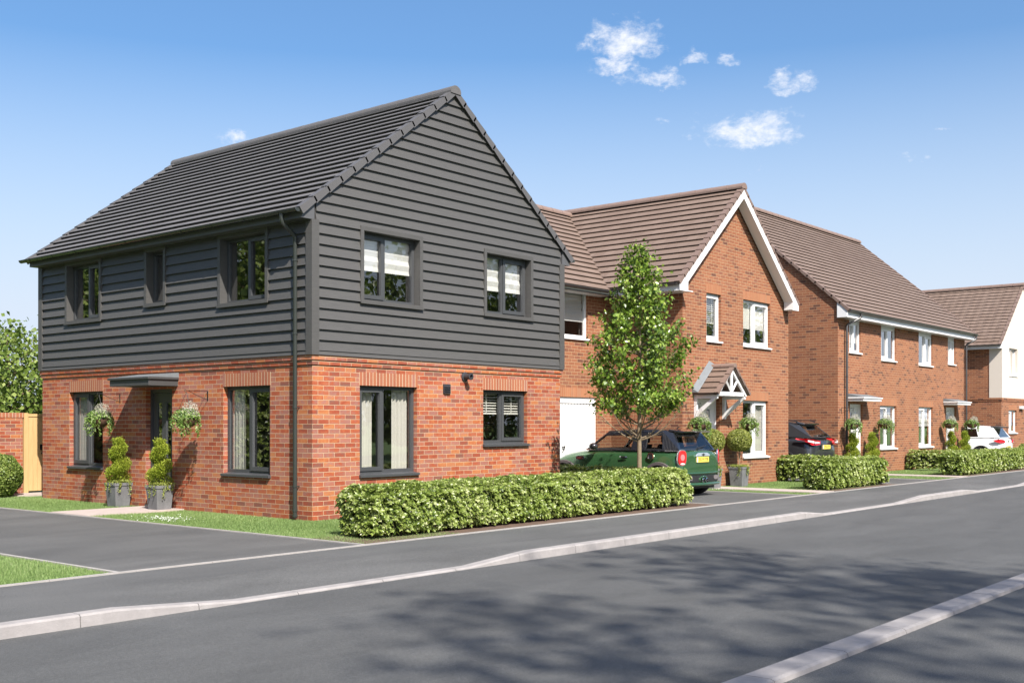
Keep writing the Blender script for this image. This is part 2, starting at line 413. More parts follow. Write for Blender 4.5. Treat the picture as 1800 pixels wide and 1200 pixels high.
class Wall:
    """local wall frame: a along the wall (world x or y), d outwards, z up"""
    def __init__(s, axis, c, sign): s.axis = axis; s.c = c; s.sign = sign
    def P(s, a, d, z):
        return (a, s.c+s.sign*d, z) if axis_x(s) else (s.c+s.sign*d, a, z)
    def box(s, mb, a0, a1, d0, d1, z0, z1):
        return mb.hexa([s.P(a0, d0, z0), s.P(a1, d0, z0), s.P(a1, d1, z0), s.P(a0, d1, z0), s.P(a0, d0, z1), s.P(a1, d0, z1), s.P(a1, d1, z1), s.P(a0, d1, z1)])
def axis_x(w): return w.axis == 'x'
def wall_skin(mb, W, a0, a1, z0, z1, holes, d=0.0, reveal=.1):
    As = sorted({a0, a1} | {h[0] for h in holes} | {h[1] for h in holes}); Zs = sorted({z0, z1} | {h[2] for h in holes} | {h[3] for h in holes})
    As = [a for a in As if a0-1e-6 <= a <= a1+1e-6]; Zs = [z for z in Zs if z0-1e-6 <= z <= z1+1e-6]
    for i in range(len(As)-1):
        for j in range(len(Zs)-1):
            ca, cz = (As[i]+As[i+1])/2, (Zs[j]+Zs[j+1])/2
            if any(h[0] < ca < h[1] and h[2] < cz < h[3] for h in holes): continue
            mb.face([W.P(As[i], d, Zs[j]), W.P(As[i+1], d, Zs[j]), W.P(As[i+1], d, Zs[j+1]), W.P(As[i], d, Zs[j+1])])
    if reveal:
        for h in holes:
            if h[1] > a1+.01 or h[0] < a0-.01 or h[3] > z1+.01 or h[2] < z0-.01: continue
            for (p, q) in (((h[0], h[2]), (h[0], h[3])), ((h[1], h[2]), (h[1], h[3])), ((h[0], h[2]), (h[1], h[2])), ((h[0], h[3]), (h[1], h[3]))):
                mb.face([W.P(p[0], d, p[1]), W.P(q[0], d, q[1]), W.P(q[0], d-reveal, q[1]), W.P(p[0], d-reveal, p[1])])

# ---------------------------------------------------------------- windows, doors
def curtain(parent, W, a0, a1, z0, z1, d, col=(.62, .59, .53)):
    mb = MB(); n = int((a1-a0)/.018)+2; pts = []
    ph = random.random()*6
    for i in range(n+1):
        a = a0+(a1-a0)*i/n
        pts.append((a, d+.022*math.sin(a*2*PI/.085+ph)+.008*math.sin(a*2*PI/.23)))
    for i in range(n):
        p, q = pts[i], pts[i+1]
        mb.face([W.P(p[0], p[1], z0), W.P(q[0], q[1], z0), W.P(q[0], q[1], z1), W.P(p[0], p[1], z1)])
    return mb.build('curtain', fabric_mat('curtain_cloth', col), parent, smooth=True, recalc=False)
def roman_blind(parent, W, a0, a1, z0, z1, d):
    mb = MB(); n = 7; prev = None
    for i in range(n+1):
        z = z1-(z1-z0)*i/n; dd = d+(.012 if i % 2 else -.006)
        if i >= n-2: dd += .02
        if prev: mb.face([W.P(a0, prev[0], prev[1]), W.P(a1, prev[0], prev[1]), W.P(a1, dd, z+(.015 if i == n else 0)), W.P(a0, dd, z)])
        prev = (dd, z)
    return mb.build('blind', fabric_mat('striped_blind_cloth', (.82, .80, .77), True), parent, smooth=True, recalc=False)
def roller_blind(parent, W, a0, a1, z0, z1, d):
    mb = MB(); W.box(mb, a0, a1, d-.003, d, z0, z1)
    return mb.build('blind', fabric_mat('roller_blind_cloth', (.80, .77, .72)), parent)
def slat_blind(parent, W, a0, a1, z0, z1, d):
    mb = MB(); z = z1
    W.box(mb, a0, a1, d-.03, d, z1-.04, z1)
    while z > z0:
        mb.face([W.P(a0, d-.03, z), W.P(a1, d-.03, z), W.P(a1, d, z-.018), W.P(a0, d, z-.018)]); z -= .05
    W.box(mb, a0, a1, d-.03, d, z0-.03, z0)
    for f in (.2, .8): W.box(mb, a0+(a1-a0)*f-.01, a0+(a1-a0)*f+.01, d+.001, d+.004, z0, z1)
    return mb.build('blind', plain('slat_white', (.68, .66, .60), .5, var=.03), parent)
def window(house, W, a0, a1, z0, z1, mat, dep=.10, mull=(.5,), sashes=(1,), sill=True, sillh=.06, sillp=.05, cover=None, cz=.5, thin=1.0, side=None, over=.018, name='window', panel=0.0):
    """a0..a1, z0..z1 = the opening; sill sits in the bottom of it"""
    a0 += .0015; a1 -= .0015; z1 -= .0015; z0 += .001
    fr = MB(); f = .055*thin; zb = z0+(sillh if sill else 0); zt = z1-panel
    d0, d1 = -dep-.07, -dep
    W.box(fr, a0, a0+f, d0, d1, zb, zt); W.box(fr, a1-f, a1, d0, d1, zb, zt)
    W.box(fr, a0+f, a1-f, d0, d1, zt-f, zt); W.box(fr, a0+f, a1-f, d0, d1, zb, zb+f)
    edges = [a0+f]
    for m in mull:
        c = a0+(a1-a0)*m; W.box(fr, c-.028*thin, c+.028*thin, d0, d1, zb+f, zt-f); edges += [c-.028*thin, c+.028*thin]
    edges.append(a1-f)
    panes = [(edges[2*i], edges[2*i+1]) for i in range(len(mull)+1)]
    sf = .048*thin; gl = MB()
    for i, (p, q) in enumerate(panes):
        if i in sashes:
            e = .016
            W.box(fr, p-e, p+sf, d1-.03, d1+.017, zb+f-e, zt-f+e); W.box(fr, q-sf, q+e, d1-.03, d1+.017, zb+f-e, zt-f+e)
            W.box(fr, p+sf, q-sf, d1-.03, d1+.017, zb+f-e, zb+f+sf); W.box(fr, p+sf, q-sf, d1-.03, d1+.017, zt-f-sf, zt-f+e)
            g = (p+sf, q-sf, zb+f+sf, zt-f-sf)
        else: g = (p, q, zb+f, zt-f)
        gl.face([W.P(g[0], d1-.03, g[2]), W.P(g[1], d1-.03, g[2]), W.P(g[1], d1-.03, g[3]), W.P(g[0], d1-.03, g[3])])
    w = fr.build(name, mat, house)
    gl.build('pane', glass_mat(), w, recalc=False)
    if panel:
        pm = MB(); W.box(pm, a0, a1, d0, d1+.01, zt+.001, z1); pm.build('head_panel', mat, w)
    if sill:
        sm = MB(); ov = over
        sm.prism([W.P(a0-ov, d1, z0), W.P(a0-ov, sillp, z0), W.P(a0-ov, sillp, z0+sillh*.62), W.P(a0-ov, d1, z0+sillh)], Vector(W.P(a1+ov, 0, 0))-Vector(W.P(a0-ov, 0, 0)))
        sm.build('sill', mat, w)
    di = d0-(.045 if cover and 'curtain' in cover else .022); H_ = zt-zb
    if cover == 'curtains': curtain(w, W, a0+.03, a0+(a1-a0)*.33, zb+.02, zt-.01, di); curtain(w, W, a1-(a1-a0)*.33, a1-.03, zb+.02, zt-.01, di)
    elif cover == 'curtain_low': curtain(w, W, a0+.02, a0+(a1-a0)*.26, zb+.02, zt-.01, di)
    elif cover == 'curtain_high': curtain(w, W, a1-(a1-a0)*.28, a1-.02, zb+.02, zt-.01, di)
    elif cover == 'roman': roman_blind(w, W, a0+.04, a1-.04, zt-H_*cz, zt-.02, di)
    elif cover == 'roller': roller_blind(w, W, a0+.04, a1-.04, zt-H_*cz, zt-.02, di)
    elif cover == 'slats': slat_blind(w, W, a0+.04, a1-.04, zt-H_*cz, zt-.02, di)
    return w
def door(house, W, a0, a1, z1, mat, strips, dep=.10, hinge_low=True, z0=.05):
    a0 += .0015; a1 -= .0015; z1 -= .0015
    fr = MB(); f = .06; d1 = -dep; d0 = d1-.07
    W.box(fr, a0, a0+f, d0, d1, z0, z1); W.box(fr, a1-f, a1, d0, d1, z0, z1); W.box(fr, a0+f, a1-f, d0, d1, z1-f, z1)
    o = fr.build('door', mat, house)
    lf = MB(); dd0, dd1 = d0+.01, d1-.022; l0, l1 = a0+f+.004, a1-f-.004; zt = z1-f-.004; zb = z0+.02
    zs0, zs1 = .85, zt-.18
    xs = [l0]+[v for s_ in strips for v in (l0+(l1-l0)*s_[0], l0+(l1-l0)*s_[1])]+[l1]
    for i in range(0, len(xs)-1, 2): W.box(lf, xs[i], xs[i+1], dd0, dd1, zb, zt)
    gl = MB()
    for i in range(1, len(xs)-1, 2):
        W.box(lf, xs[i], xs[i+1], dd0, dd1, zb, zs0); W.box(lf, xs[i], xs[i+1], dd0, dd1, zs1, zt)
        gl.face([W.P(xs[i], dd0+.02, zs0), W.P(xs[i+1], dd0+.02, zs0), W.P(xs[i+1], dd0+.02, zs1), W.P(xs[i], dd0+.02, zs1)])
    for (p, q, r, t_) in ((.18, .82, .14, .40), (.18, .82, .48, .74)):
        W.box(lf, l0+(l1-l0)*p, l0+(l1-l0)*q, dd1, dd1+.006, zb+r-.02, zb+t_-.02)
    lf.build('door_leaf', mat, o); gl.build('door_glass', glass_mat(), o, recalc=False)
    hm = MB(); ha = l0+.06 if hinge_low else l1-.06
    W.box(hm, ha-.018, ha+.018, dd1, dd1+.012, .92, 1.14); hm.tube([W.P(ha, dd1+.012, 1.04), W.P(ha, dd1+.05, 1.04), W.P(ha+(.11 if hinge_low else -.11), dd1+.05, 1.035)], .011, 8)
    hm.build('handle', plain('chrome', (.6, .6, .6), .2, metal=1.0), o)
    st = MB(); W.box(st, a0, a1, d0, d1+.12, 0.0, z0-.001); st.build('threshold', plain('sill_metal', (.3, .3, .3), .4, metal=.6), o)
    bk = MB(); W.box(bk, a0, a1, d0-1.2, d0-1.15, 0, z1); 
    return o
def soldier(house, W, a0, a1, z, kind, h=.215):
    mb = MB(); W.box(mb, a0-.012, a1+.012, -.10, .003, z, z+h)
    o = mb.build('soldier_course', M_brick(kind, True), house)
    uvl = o.data.uv_layers['UVMap']
    for poly in o.data.polygons:
        for li in poly.loop_indices:
            co = o.data.vertices[o.data.loops[li].vertex_index].co+Vector(house.location)
            a = co.x if W.axis == 'x' else co.y
            uvl.data[li].uv = (a-a0+.012, co.z-z+.19)
    return o

# ---------------------------------------------------------------- roofs
def tiled_slope(name, parent, E0, E1, R0, R1, n, mat, th=.046, gauge=.335, wave=0):
    """E0-E1 eave, R0-R1 ridge; n courses with a real step each"""
    E0, E1, R0, R1 = map(Vector, (E0, E1, R0, R1)); mb = MB()
    nrm = (E1-E0).cross(R0-E0).normalized()
    if nrm.z < 0: nrm = -nrm
    u0 = (E1-E0).normalized()
    for k in range(n):
        t0, t1 = k/n, (k+1)/n
        a, b = E0.lerp(R0, t0), E1.lerp(R1, t0); c, d = E1.lerp(R1, t1), E0.lerp(R0, t1)
        a2, b2 = a+nrm*th, b+nrm*th
        ua, ub, uc, ud = [(p-E0).dot(u0)+k*.15*0 for p in (a, b, c, d)]
        if wave:
            m = max(2, int((b-a).length/.075)); P = []
            for i in range(m+1):
                f = i/m; off = nrm*(wave*math.cos(2*PI*(ua+(ub-ua)*f)/.30))
                P.append((a.lerp(b, f), a2.lerp(b2, f)+off, d.lerp(c, f)+off*.4, ua+(ub-ua)*f, ud+(uc-ud)*f))
            for i in range(m):
                p, q = P[i], P[i+1]
                mb.face([p[1], q[1], q[2], p[2]], [(p[3], k*gauge+.003), (q[3], k*gauge+.003), (q[4], (k+1)*gauge-.003), (p[4], (k+1)*gauge-.003)])
                mb.face([p[0], q[0], q[1], p[1]])
        else:
            mb.face([a2, b2, c, d], [(ua, k*gauge+.003), (ub, k*gauge+.003), (uc, (k+1)*gauge-.003), (ud, (k+1)*gauge-.003)])
            upd = (R0-E0).normalized(); a3, b3 = a2-nrm*th*.32, b2-nrm*th*.32; a4, b4 = a3+upd*.045, b3+upd*.045
            mb.face([a3, b3, b2, a2]); mb.face([a4, b4, b3, a3]); mb.face([a+upd*.045, b+upd*.045, b4, a4]); mb.face([a-upd*.01, b-upd*.01, b+upd*.05, a+upd*.05])
        mb.face([a, a2, d]); mb.face([b, c, b2])
    mb.face([E0-nrm*.03, E1-nrm*.03, R1-nrm*.03, R0-nrm*.03])
    return mb.build(name, mat, parent, recalc=False)
def verge(parent, E, R, out, n, mat, w=.042, th=.052, drop=.075):
    """stepped dry-verge caps along a slope edge; out = unit vector away from the roof"""
    E, R, out = Vector(E), Vector(R), Vector(out); mb = MB(); up = (R-E).normalized()
    nrm = out.cross(up); nrm = nrm if nrm.z > 0 else -nrm
    for k in range(n):
        a, b = E.lerp(R, k/n), E.lerp(R, (k+1)/n+.008)
        i = -out*.09; o_ = out*w
        lo = [a+i-nrm*drop*.2, a+o_-nrm*drop, b+o_-nrm*(drop-.02), b+i-nrm*drop*.2]
        hi = [a+i+nrm*(th), a+o_+nrm*(th), b+o_+nrm*(th-.018), b+i+nrm*(th-.018)]
        mb.hexa(lo+hi)
    return mb.build('verge', mat, parent)
def ridge(parent, A, B, mat, r=.11, seg=.45):
    A, B = Vector(A), Vector(B); L = (B-A).length; n = max(1, round(L/seg)); d = (B-A)/L; side = d.cross(Vector((0, 0, 1))).normalized(); mb = MB()
    for k in range(n):
        p, q = A+d*(L*k/n+.004), A+d*(L*(k+1)/n-.004); m = 10
        R_ = []
        for c, rr in ((p, r), (q, r*.97)):
            R_.append([c+side*(rr*1.15*math.cos(a))+Vector((0, 0, rr*math.sin(a)-.045)) for a in [PI*(-.08)+PI*1.16*i/m for i in range(m+1)]])
        for i in range(m): mb.face([R_[0][i], R_[0][i+1], R_[1][i+1], R_[1][i]])
        mb.face(R_[0]); mb.face(R_[1][::-1])
    return mb.build('ridge', mat, parent, recalc=False)
def gutter(parent, A, B, mat, r=.056, br=True, gap=.85):
    A, B = Vector(A), Vector(B); d = (B-A).normalized(); side = d.cross(Vector((0, 0, 1))).normalized(); mb = MB(); m = 8
    def ring(c, rr): return [c+side*(rr*math.cos(a))+Vector((0, 0, rr*math.sin(a))) for a in [PI+PI*i/m for i in range(m+1)]]
    a0, b0, a1, b1 = ring(A, r), ring(B, r), ring(A, r-.008), ring(B, r-.008)
    for i in range(m): mb.face([a0[i], a0[i+1], b0[i+1], b0[i]]); mb.face([a1[i], a1[i+1], b1[i+1], b1[i]])
    for x, y in ((0, 0), (m, m)): mb.face([a0[x], b0[x], b1[x], a1[x]])
    mb.face(a0); mb.face(b0)
    if br:
        L = (B-A).length; n = int(L/gap); 
        for k in range(1, n+1):
            c = A+d*(L*(k-.5)/n); p, q = ring(c-d*.014, r+.006), ring(c+d*.014, r+.006)
            for i in range(m): mb.face([p[i], p[i+1], q[i+1], q[i]])
    o = mb.build('gutter', mat, parent, recalc=False); return o
def downpipe(parent, pts, mat, clips, W, a, d, r=.034):
    mb = MB(); mb.tube(pts, r, 10)
    o = mb.build('downpipe', mat, parent, smooth=True)
    for z in clips:
        cm = MB(); cm.lathe([(r+.001, -.012), (r+.008, -.012), (r+.008, .012), (r+.001, .012)], W.P(a, d, z), 12); W.box(cm, a-.008, a+.008, 0, d, z-.006, z+.006)
        cm.build('pipe_clip', mat, o)
    return o

# ================================================================ THE GROUND
def struct(name, mb, mat, **kw):
    o = mb.build(name, mat, None, **kw); o['kind'] = 'structure'; return o
ROADM = asphalt_mat('road_asphalt', (.068, .068, .066), 0)
PAVM = asphalt_mat('pavement_asphalt', (.085, .084, .081), 9)
DRIVEM = asphalt_mat('drive_asphalt', (.082, .080, .076), 21)
KERBM = concrete_mat('kerb_concrete', (.30, .278, .268))
EDGEM = concrete_mat('edging_concrete', (.34, .315, .295))
PATHM = concrete_mat('path_concrete', (.42, .345, .31), .12)
SOILM = concrete_mat('bark_soil', (.115, .070, .048), .35)
TURFM = concrete_mat('turf', (.10, .17, .035), .25)
def slab(name, x0, x1, y0, y1, z0, z1, mat):
    return struct(name, MB().box(x0, x1, y0, y1, z0, z1), mat)
slab('ground', -1200, 1200, -1200, 1200, -.60, -.20, TURFM)
slab('road', -80, 300, -10.15, -5.10, -.3, -.10, ROADM)
ramps = [(-6.35, -5.15, -1), (-2.1, -1.0, 1), (6.5, 7.4, -1), (10.7, 12.2, 1), (14.9, 16.1, -1), (19.2, 20.6, 1), (29.6, 30.8, -1), (35.2, 36.4, 1)]
def kz(x):
    z = 0.0
    for a, b, s in ramps: z += s*.078*min(1, max(0, (x-a)/(b-a)))
    return z
def pavement():
    mb = MB(); xs = sorted({-80, 120} | {r[0] for r in ramps} | {r[1] for r in ramps} | {x for r in ramps for x in (r[0]*.5+r[1]*.5,)})
    for a, b in zip(xs[:-1], xs[1:]):
        mb.face([(a, -5.02, kz(a)), (b, -5.02, kz(b)), (b, -4.1, 0), (a, -4.1, 0)])
        mb.face([(a, -4.1, 0), (b, -4.1, 0), (b, -3.195, 0), (a, -3.195, 0)])
    return struct('pavement', mb, PAVM, recalc=False)
pavement()
def kerb():
    mb = MB(); x = -6.685-1.092*20
    while x < 60:
        cuts = [x+.004]+[v for r in ramps for v in (r[0], r[1]) if x+.03 < v < x+1.06]+[x+1.088]
        for a, b in zip(cuts[:-1], cuts[1:]):
            prof = lambda q: [(q, -5.02, -.25), (q, -5.02, kz(q)+.004), (q, -5.135, kz(q)+.002), (q, -5.150, kz(q)-.014), (q, -5.168, -.25)]
            A, B = prof(a), prof(b); n = len(A)
            for i in range(n): j = (i+1) % n; mb.face([A[i], A[j], B[j], B[i]])
            mb.face(A); mb.face(B)
        x += 1.092
    mb.box(-80, 120, -5.14, -5.04, -.3, -.105)
    return struct('kerb', mb, KERBM)
kerb()
def near_kerb():
    mb = MB(); x = -5.23-1.055*20
    while x < 40:
        prof = lambda q: [(q, -10.165, -.25), (q, -10.165, .0), (q, -10.34, .0), (q, -10.365, -.010), (q, -10.375, -.05), (q, -10.375, -.25)]
        A, B = prof(x+.004), prof(x+1.051); n = len(A)
        for i in range(n): j = (i+1) % n; mb.face([A[i], A[j], B[j], B[i]])
        mb.face(A); mb.face(B); x += 1.055
    return struct('near_kerb', mb, KERBM)
near_kerb()
slab('near_pavement', -80, 120, -16.0, -10.376, -.3, -.035, ROADM)
slab('near_verge', -80, 120, -60, -16.0, -.3, -.0, TURFM)
slab('front_garden_ground', -80, 120, -3.14, 60, -.3, -.012, TURFM)
def edging(x0, x1, y0, y1, joints=.914):
    mb = MB(); L = max(x1-x0, y1-y0); n = max(1, round(L/joints)); alongx = x1-x0 > y1-y0
    for k in range(n):
        a, b = k/n*L+.003, (k+1)/n*L-.003
        if alongx: mb.box(x0+a, x0+b, y0, y1, -.15, .014)
        else: mb.box(x0, x1, y0+a, y0+b, -.15, .014)
    return struct('edging', mb, EDGEM)
edging(-5.95-.914*30, 60, -3.195, -3.145)
for x, y1 in ((-5.20, 14), (-1.85, 9.3)): edging(x, x+.05, -3.14, min(y1, 8.75))
for x in (7.06, 10.65, 16.13, 18.93, 31.3, 34.8): edging(x, x+.05, -3.14, -.1)
slab('driveway', -5.15, -1.85, -3.142, 8.75, -.1, .0, DRIVEM)
slab('driveway', 7.11, 10.65, -3.142, 1.8, -.1, .0, DRIVEM)
slab('driveway', 16.18, 18.93, -3.142, 12, -.1, .0, DRIVEM)
slab('driveway', 31.35, 34.8, -3.142, 12, -.1, .0, DRIVEM)
slab('path', -1.80, 0, 3.42, 4.62, -.1, .022, PATHM)
slab('path', -1.55, 1.6, 9.25, 9.94, -.1, .022, PATHM)
slab('path', 11.48, 12.20, -3.142, -.1, -.1, .022, PATHM)
slab('path', 20.62, 21.35, -3.142, 0, -.1, .022, PATHM)
slab('path', 28.9, 29.7, -3.142, 0, -.1, .022, PATHM)
for x0, x1 in ((-1.72, 7.05), (12.5, 16.12), (21.6, 28.8)): slab('flower_bed', x0, x1, -3.142, -2.05, -.1, .006, SOILM)
GRASS = leaf_mat('grass_blades', [(.14, .21, .06), (.21, .31, .10), (.29, .39, .14), (.40, .47, .23)], .45, .6, .3)
def lawn(patches, dens):
    Vs = []; 
    for x0, x1, y0, y1, k in patches:
        n = int((x1-x0)*(y1-y0)*dens*k); x = RNG.uniform(x0, x1, n); y = RNG.uniform(y0, y1, n)
        a = RNG.uniform(0, 2*PI, n); h = RNG.uniform(.018, .042, n)*(1+.3*np.sin(x*3.1)*np.sin(y*2.3)); w = .0042/np.sqrt(k)
        bx, by = np.cos(a)*w, np.sin(a)*w; lx, ly = RNG.normal(0, .012, n), RNG.normal(0, .012, n); z = np.full(n, -.012)
        Vs.append(np.stack([np.stack([x-bx, y-by, z], 1), np.stack([x+bx, y+by, z], 1), np.stack([x+lx, y+ly, z+h], 1)], 1).reshape(-1, 3))
    V = np.concatenate(Vs); n = len(V)//3; r = np.clip(.45+.25*np.sin(V[::3, 0]*1.7+V[::3, 1])*.4+RNG.normal(0, .22, n), 0, 1)
    o = raw_mesh('lawn_grass', V, np.arange(n*3), GRASS, None, (0, 0, 0), r, 3); o['kind'] = 'stuff'; o['category'] = 'grass'
    return o
o = lawn([(-1.8, 0, -3.1, 3.4, 1), (-1.8, 0, 4.64, 9.2, .8), (0, 6.3, -2.1, 0, .5), (-7.6, -5.2, -3.12, 1.0, 1), (-7.0, -5.2, 1.0, 8, .5), (-12, -7.6, -3.12, -1, .5)], 4200)
o['label'] = 'short bright green grass around the grey boarded house and its drive'
o = lawn([(10.7, 11.46, -3.12, -.15, .6), (12.2, 15.5, -2.9, -.12, .6), (18.98, 20.6, -3.12, -.02, .4), (21.35, 25, -2.9, -.02, .4)], 4200)
o['label'] = 'strips of green grass in front of the red brick houses further along the street'

def daisies(label, cx, cy, sx, sy, n):
    x, y = RNG.normal(cx, sx, n), RNG.normal(cy, sy, n); P = np.stack([x, y, RNG.uniform(.02, .045, n)], 1)
    o = leaf_cloud('daisies', P, RNG.normal(0, .3, P.shape)+[0, 0, 1], .020, leaf_mat('daisy_petals', [(.55, .57, .50), (.75, .75, .70)], .2, .7, .2), None, width=.5)
    o['kind'] = 'stuff'; o['category'] = 'flowers'; o['label'] = label
daisies('small white daisies in the grass below the second pot', -1.35, 1.9, .16, .30, 260)
daisies('small white daisies in the grass strip beside the green car', 11.1, -.7, .12, .35, 120)
# ================================================================ HOUSE 1: grey boards over red brick
def wall_set(house, x0, x1, y0, y1, zt, holes, kind, names=('south', 'west', 'east', 'north'), z0=0.0, d=0, mat=None, rev=.1):
    """brick skin, four walls; holes: dict by side"""
    mb = MB()
    Ws = dict(south=Wall('x', y0, -1), north=Wall('x', y1, 1), west=Wall('y', x0, -1), east=Wall('y', x1, 1))
    for s in names:
        a0, a1 = (x0-d, x1+d) if s in ('south', 'north') else (y0-d, y1+d)
        wall_skin(mb, Ws[s], a0, a1, z0, zt, holes.get(s, []), d, rev+d)
    return mb, Ws
def inner_lining(house, x0, x1, y0, y1, zt, holes, floors=(2.45,)):
    mb = MB(); e = .27
    Ws = dict(south=Wall('x', y0+e, -1), north=Wall('x', y1-e, 1), west=Wall('y', x0+e, -1), east=Wall('y', x1-e, 1))
    for s, W in Ws.items():
        a0, a1 = (x0+e, x1-e) if s in ('south', 'north') else (y0+e, y1-e)
        wall_skin(mb, W, a0, a1, 0, zt, holes.get(s, []), 0, 0)
        for h in holes.get(s, []):
            for (p, q) in (((h[0], h[2]), (h[0], h[3])), ((h[1], h[2]), (h[1], h[3])), ((h[0], h[2]), (h[1], h[2])), ((h[0], h[3]), (h[1], h[3]))):
                mb.face([W.P(p[0], 0, p[1]), W.P(q[0], 0, q[1]), W.P(q[0], e-.14, q[1]), W.P(p[0], e-.14, p[1])])
    for z in floors: mb.box(x0+e, x1-e, y0+e, y1-e, z-.12, z+.12)
    mb.face([(x0+e, y0+e, zt), (x1-e, y0+e, zt), (x1-e, y1-e, zt), (x0+e, y1-e, zt)])
    mb.face([(x0+e, y0+e, .03), (x1-e, y0+e, .03), (x1-e, y1-e, .03), (x0+e, y1-e, .03)])
    # room partitions
    xm, ym = (x0+x1)/2, (y0+y1)/2
    mb.box(xm-.05, xm+.05, y0+e, y1-e, .03, zt); mb.box(x0+e, x1-e, ym-.05, ym+.05, .03, zt)
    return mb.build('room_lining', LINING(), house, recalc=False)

H1 = thing('boarded_house', 'house with dark grey weatherboard upper floor and gable over a red brick ground floor', 'house', (3.165, 4.18, 0))
HW, HL = 6.33, 8.36
g_s = [(.987, 2.302, .633, 2.125), (4.012, 5.295, 1.085, 2.125)]
g_w = [(1.037, 2.281, .633, 2.125), (6.071, 7.302, .633, 2.125), (3.779, 4.618, 0, 2.125)]
T_ = .07
u_s = [(.954, 2.379, 3.455, 4.695), (3.975, 5.399, 3.475, 4.695)]
u_w = [(1.02, 2.357, 3.455, 4.66), (3.90, 4.567, 3.61, 4.66), (6.041, 7.363, 3.455, 4.66)]
inner = lambda h: (h[0]+T_, h[1]-T_, h[2]+T_*.8, h[3]-T_)
holes = dict(south=g_s+[inner(h) for h in u_s], west=g_w+[inner(h) for h in u_w])
mb, W1 = wall_set(H1, 0, HW, 0, HL, 2.574, holes, 'red')
mb.build('brick_wall', M_brick('red'), H1, recalc=False)
mb = MB()
for W, a1, hs in ((W1['south'], HW, 's'), (W1['west'], HL, 'w')):
    e = 1 if hs == 's' else 0; W.box(mb, -.020*e, a1+.02, 0, .020, 2.424, 2.499); W.box(mb, -.04*e, a1+.04, 0, .040, 2.4995, 2.572)
mb.build('corbel_course', M_brick('red'), H1)
# upper backing walls
mb = MB()
for s in ('south', 'west', 'east', 'north'):
    W = W1[s]; a1 = HW if s in ('south', 'north') else HL
    wall_skin(mb, W, 0, a1, 2.574, 4.70, [(h[0]+.04, h[1]-.04, h[2]+.03, h[3]-.04) for h in {'south': u_s, 'west': u_w}.get(s, [])], .0, 0)
AP1 = 7.36
mb.face([(0, 0.0, 4.70), (HW, 0.0, 4.70), (HW, 0, 4.95), (HW/2, 0.0, 7.32), (0, 0, 4.95)]); mb.face([(0, HL, 4.70), (HW, HL, 4.70), (HW, HL, 4.95), (HW/2, HL, 7.32), (0, HL, 4.95)])
mb.build('backing_wall', plain('dark_board_backing', (.03, .03, .03), .8), H1, recalc=False)
def boards(parent, W, a0, a1, z0, z1, holes, gable=None):
    """overlapping boards; gable = (apex a, apex z, eave z) limits"""
    mb = MB(); rows = [(2.576, 2.643)]; z = 2.643
    while z < z1: rows.append((z, z+.1655)); z += .1655
    ext = .0
    def lim(zz):
        if gable is None or zz < gable[2]: return a0, a1
        ac, za, ze = gable; f = max(0.0, (za-zz)/(za-ze)); h0, h1 = (ac-a0)*f, (a1-ac)*f
        return ac-h0, ac+h1
    for (za, zb) in rows:
        zb_ = min(zb+.012, z1+.0); 
        if za >= z1-.02: break
        cuts = sorted({za, min(zb, z1)} | {v for h in holes for v in (h[2], h[3]) if za+.004 < v < zb-.004})
        for c0, c1 in zip(cuts[:-1], cuts[1:]):
            dd = lambda q: .060-.038*(q-za)/.1655
            segs = [(None, None)]; L0, R0 = lim(c0); L1, R1 = lim(c1)
            hs = sorted([h for h in holes if h[2] < (c0+c1)/2 < h[3]])
            pts = [(L0, L1)]
            for h in hs: pts += [(h[0], h[0]), (h[1], h[1])]
            pts.append((R0, R1))
            for i in range(0, len(pts), 2):
                (p0, p1), (q0, q1) = pts[i], pts[i+1]
                if q0-p0 < .01: continue
                top = c1+.008 if c1 == cuts[-1] else c1
                top = min(top, z1)
                mb.hexa([W.P(p0, 0.001, c0), W.P(q0, 0.001, c0), W.P(q0, dd(c0), c0), W.P(p0, dd(c0), c0),
                         W.P(p1, 0.001, c1), W.P(q1, 0.001, c1), W.P(q1, dd(c1), c1), W.P(p1, dd(c1), c1)])
    return mb.build('cladding', board_mat(), parent)
boards(H1, W1['south'], .04, HW-.04, 2.574, 7.30, u_s, (HW/2, 7.34, 4.96))
boards(H1, W1['west'], .04, HL-.04, 2.574, 4.665, u_w)
boards(H1, W1['east'], .04, HL-.04, 2.574, 4.665, [])
for (x, sx) in ((0, -1), (HW, 1)):
    mb = MB(); mb.box(min(x+sx*.062, x-sx*.085), max(x+sx*.062, x-sx*.085), -.064, .001, 2.573, 4.66 if x == 0 else 4.66)
    mb.box(min(x, x+sx*.0625), max(x, x+sx*.0625), .0005, .085, 2.573, 4.66); mb.build('corner_board', board_mat(), H1)
MB().box(-.0625, 0, HL-.085, HL+.062, 2.573, 4.66).build('corner_board', board_mat(), H1)
def surround(parent, W, h):
    mb = MB(); a0, a1, z0, z1 = h; i = inner(h)
    for (p, q, r, s_) in ((a0, i[0], z0, z1), (i[1], a1, z0, z1), (i[0], i[1], i[3], z1), (i[0], i[1], z0, i[2])):
        W.box(mb, p, q, -.10, .066, r, s_)
    W.box(mb, a0-.01, a1+.01, .0662, .085, z0-.012, z0+.026)
    return mb.build('window_surround', board_mat(), parent)
GF = GREYF()
for h, m, sa, cov in ((u_s[0], (.44,), (0,), 'roman'), (u_s[1], (.46,), (1,), 'roman')):
    surround(H1, W1['south'], h); i = inner(h); window(H1, W1['south'], *i, GF, .08, m, sa, sill=False, cover=cov, cz=.55 if h is u_s[0] else .60)
for h, m, sa, cov in ((u_w[0], (.5,), (0,), None), (u_w[1], (), (), None), (u_w[2], (.5,), (0,), None)):
    surround(H1, W1['west'], h); i = inner(h); window(H1, W1['west'], *i, GF, .08, m, sa, sill=False, cover=cov, cz=.5, thin=.9)
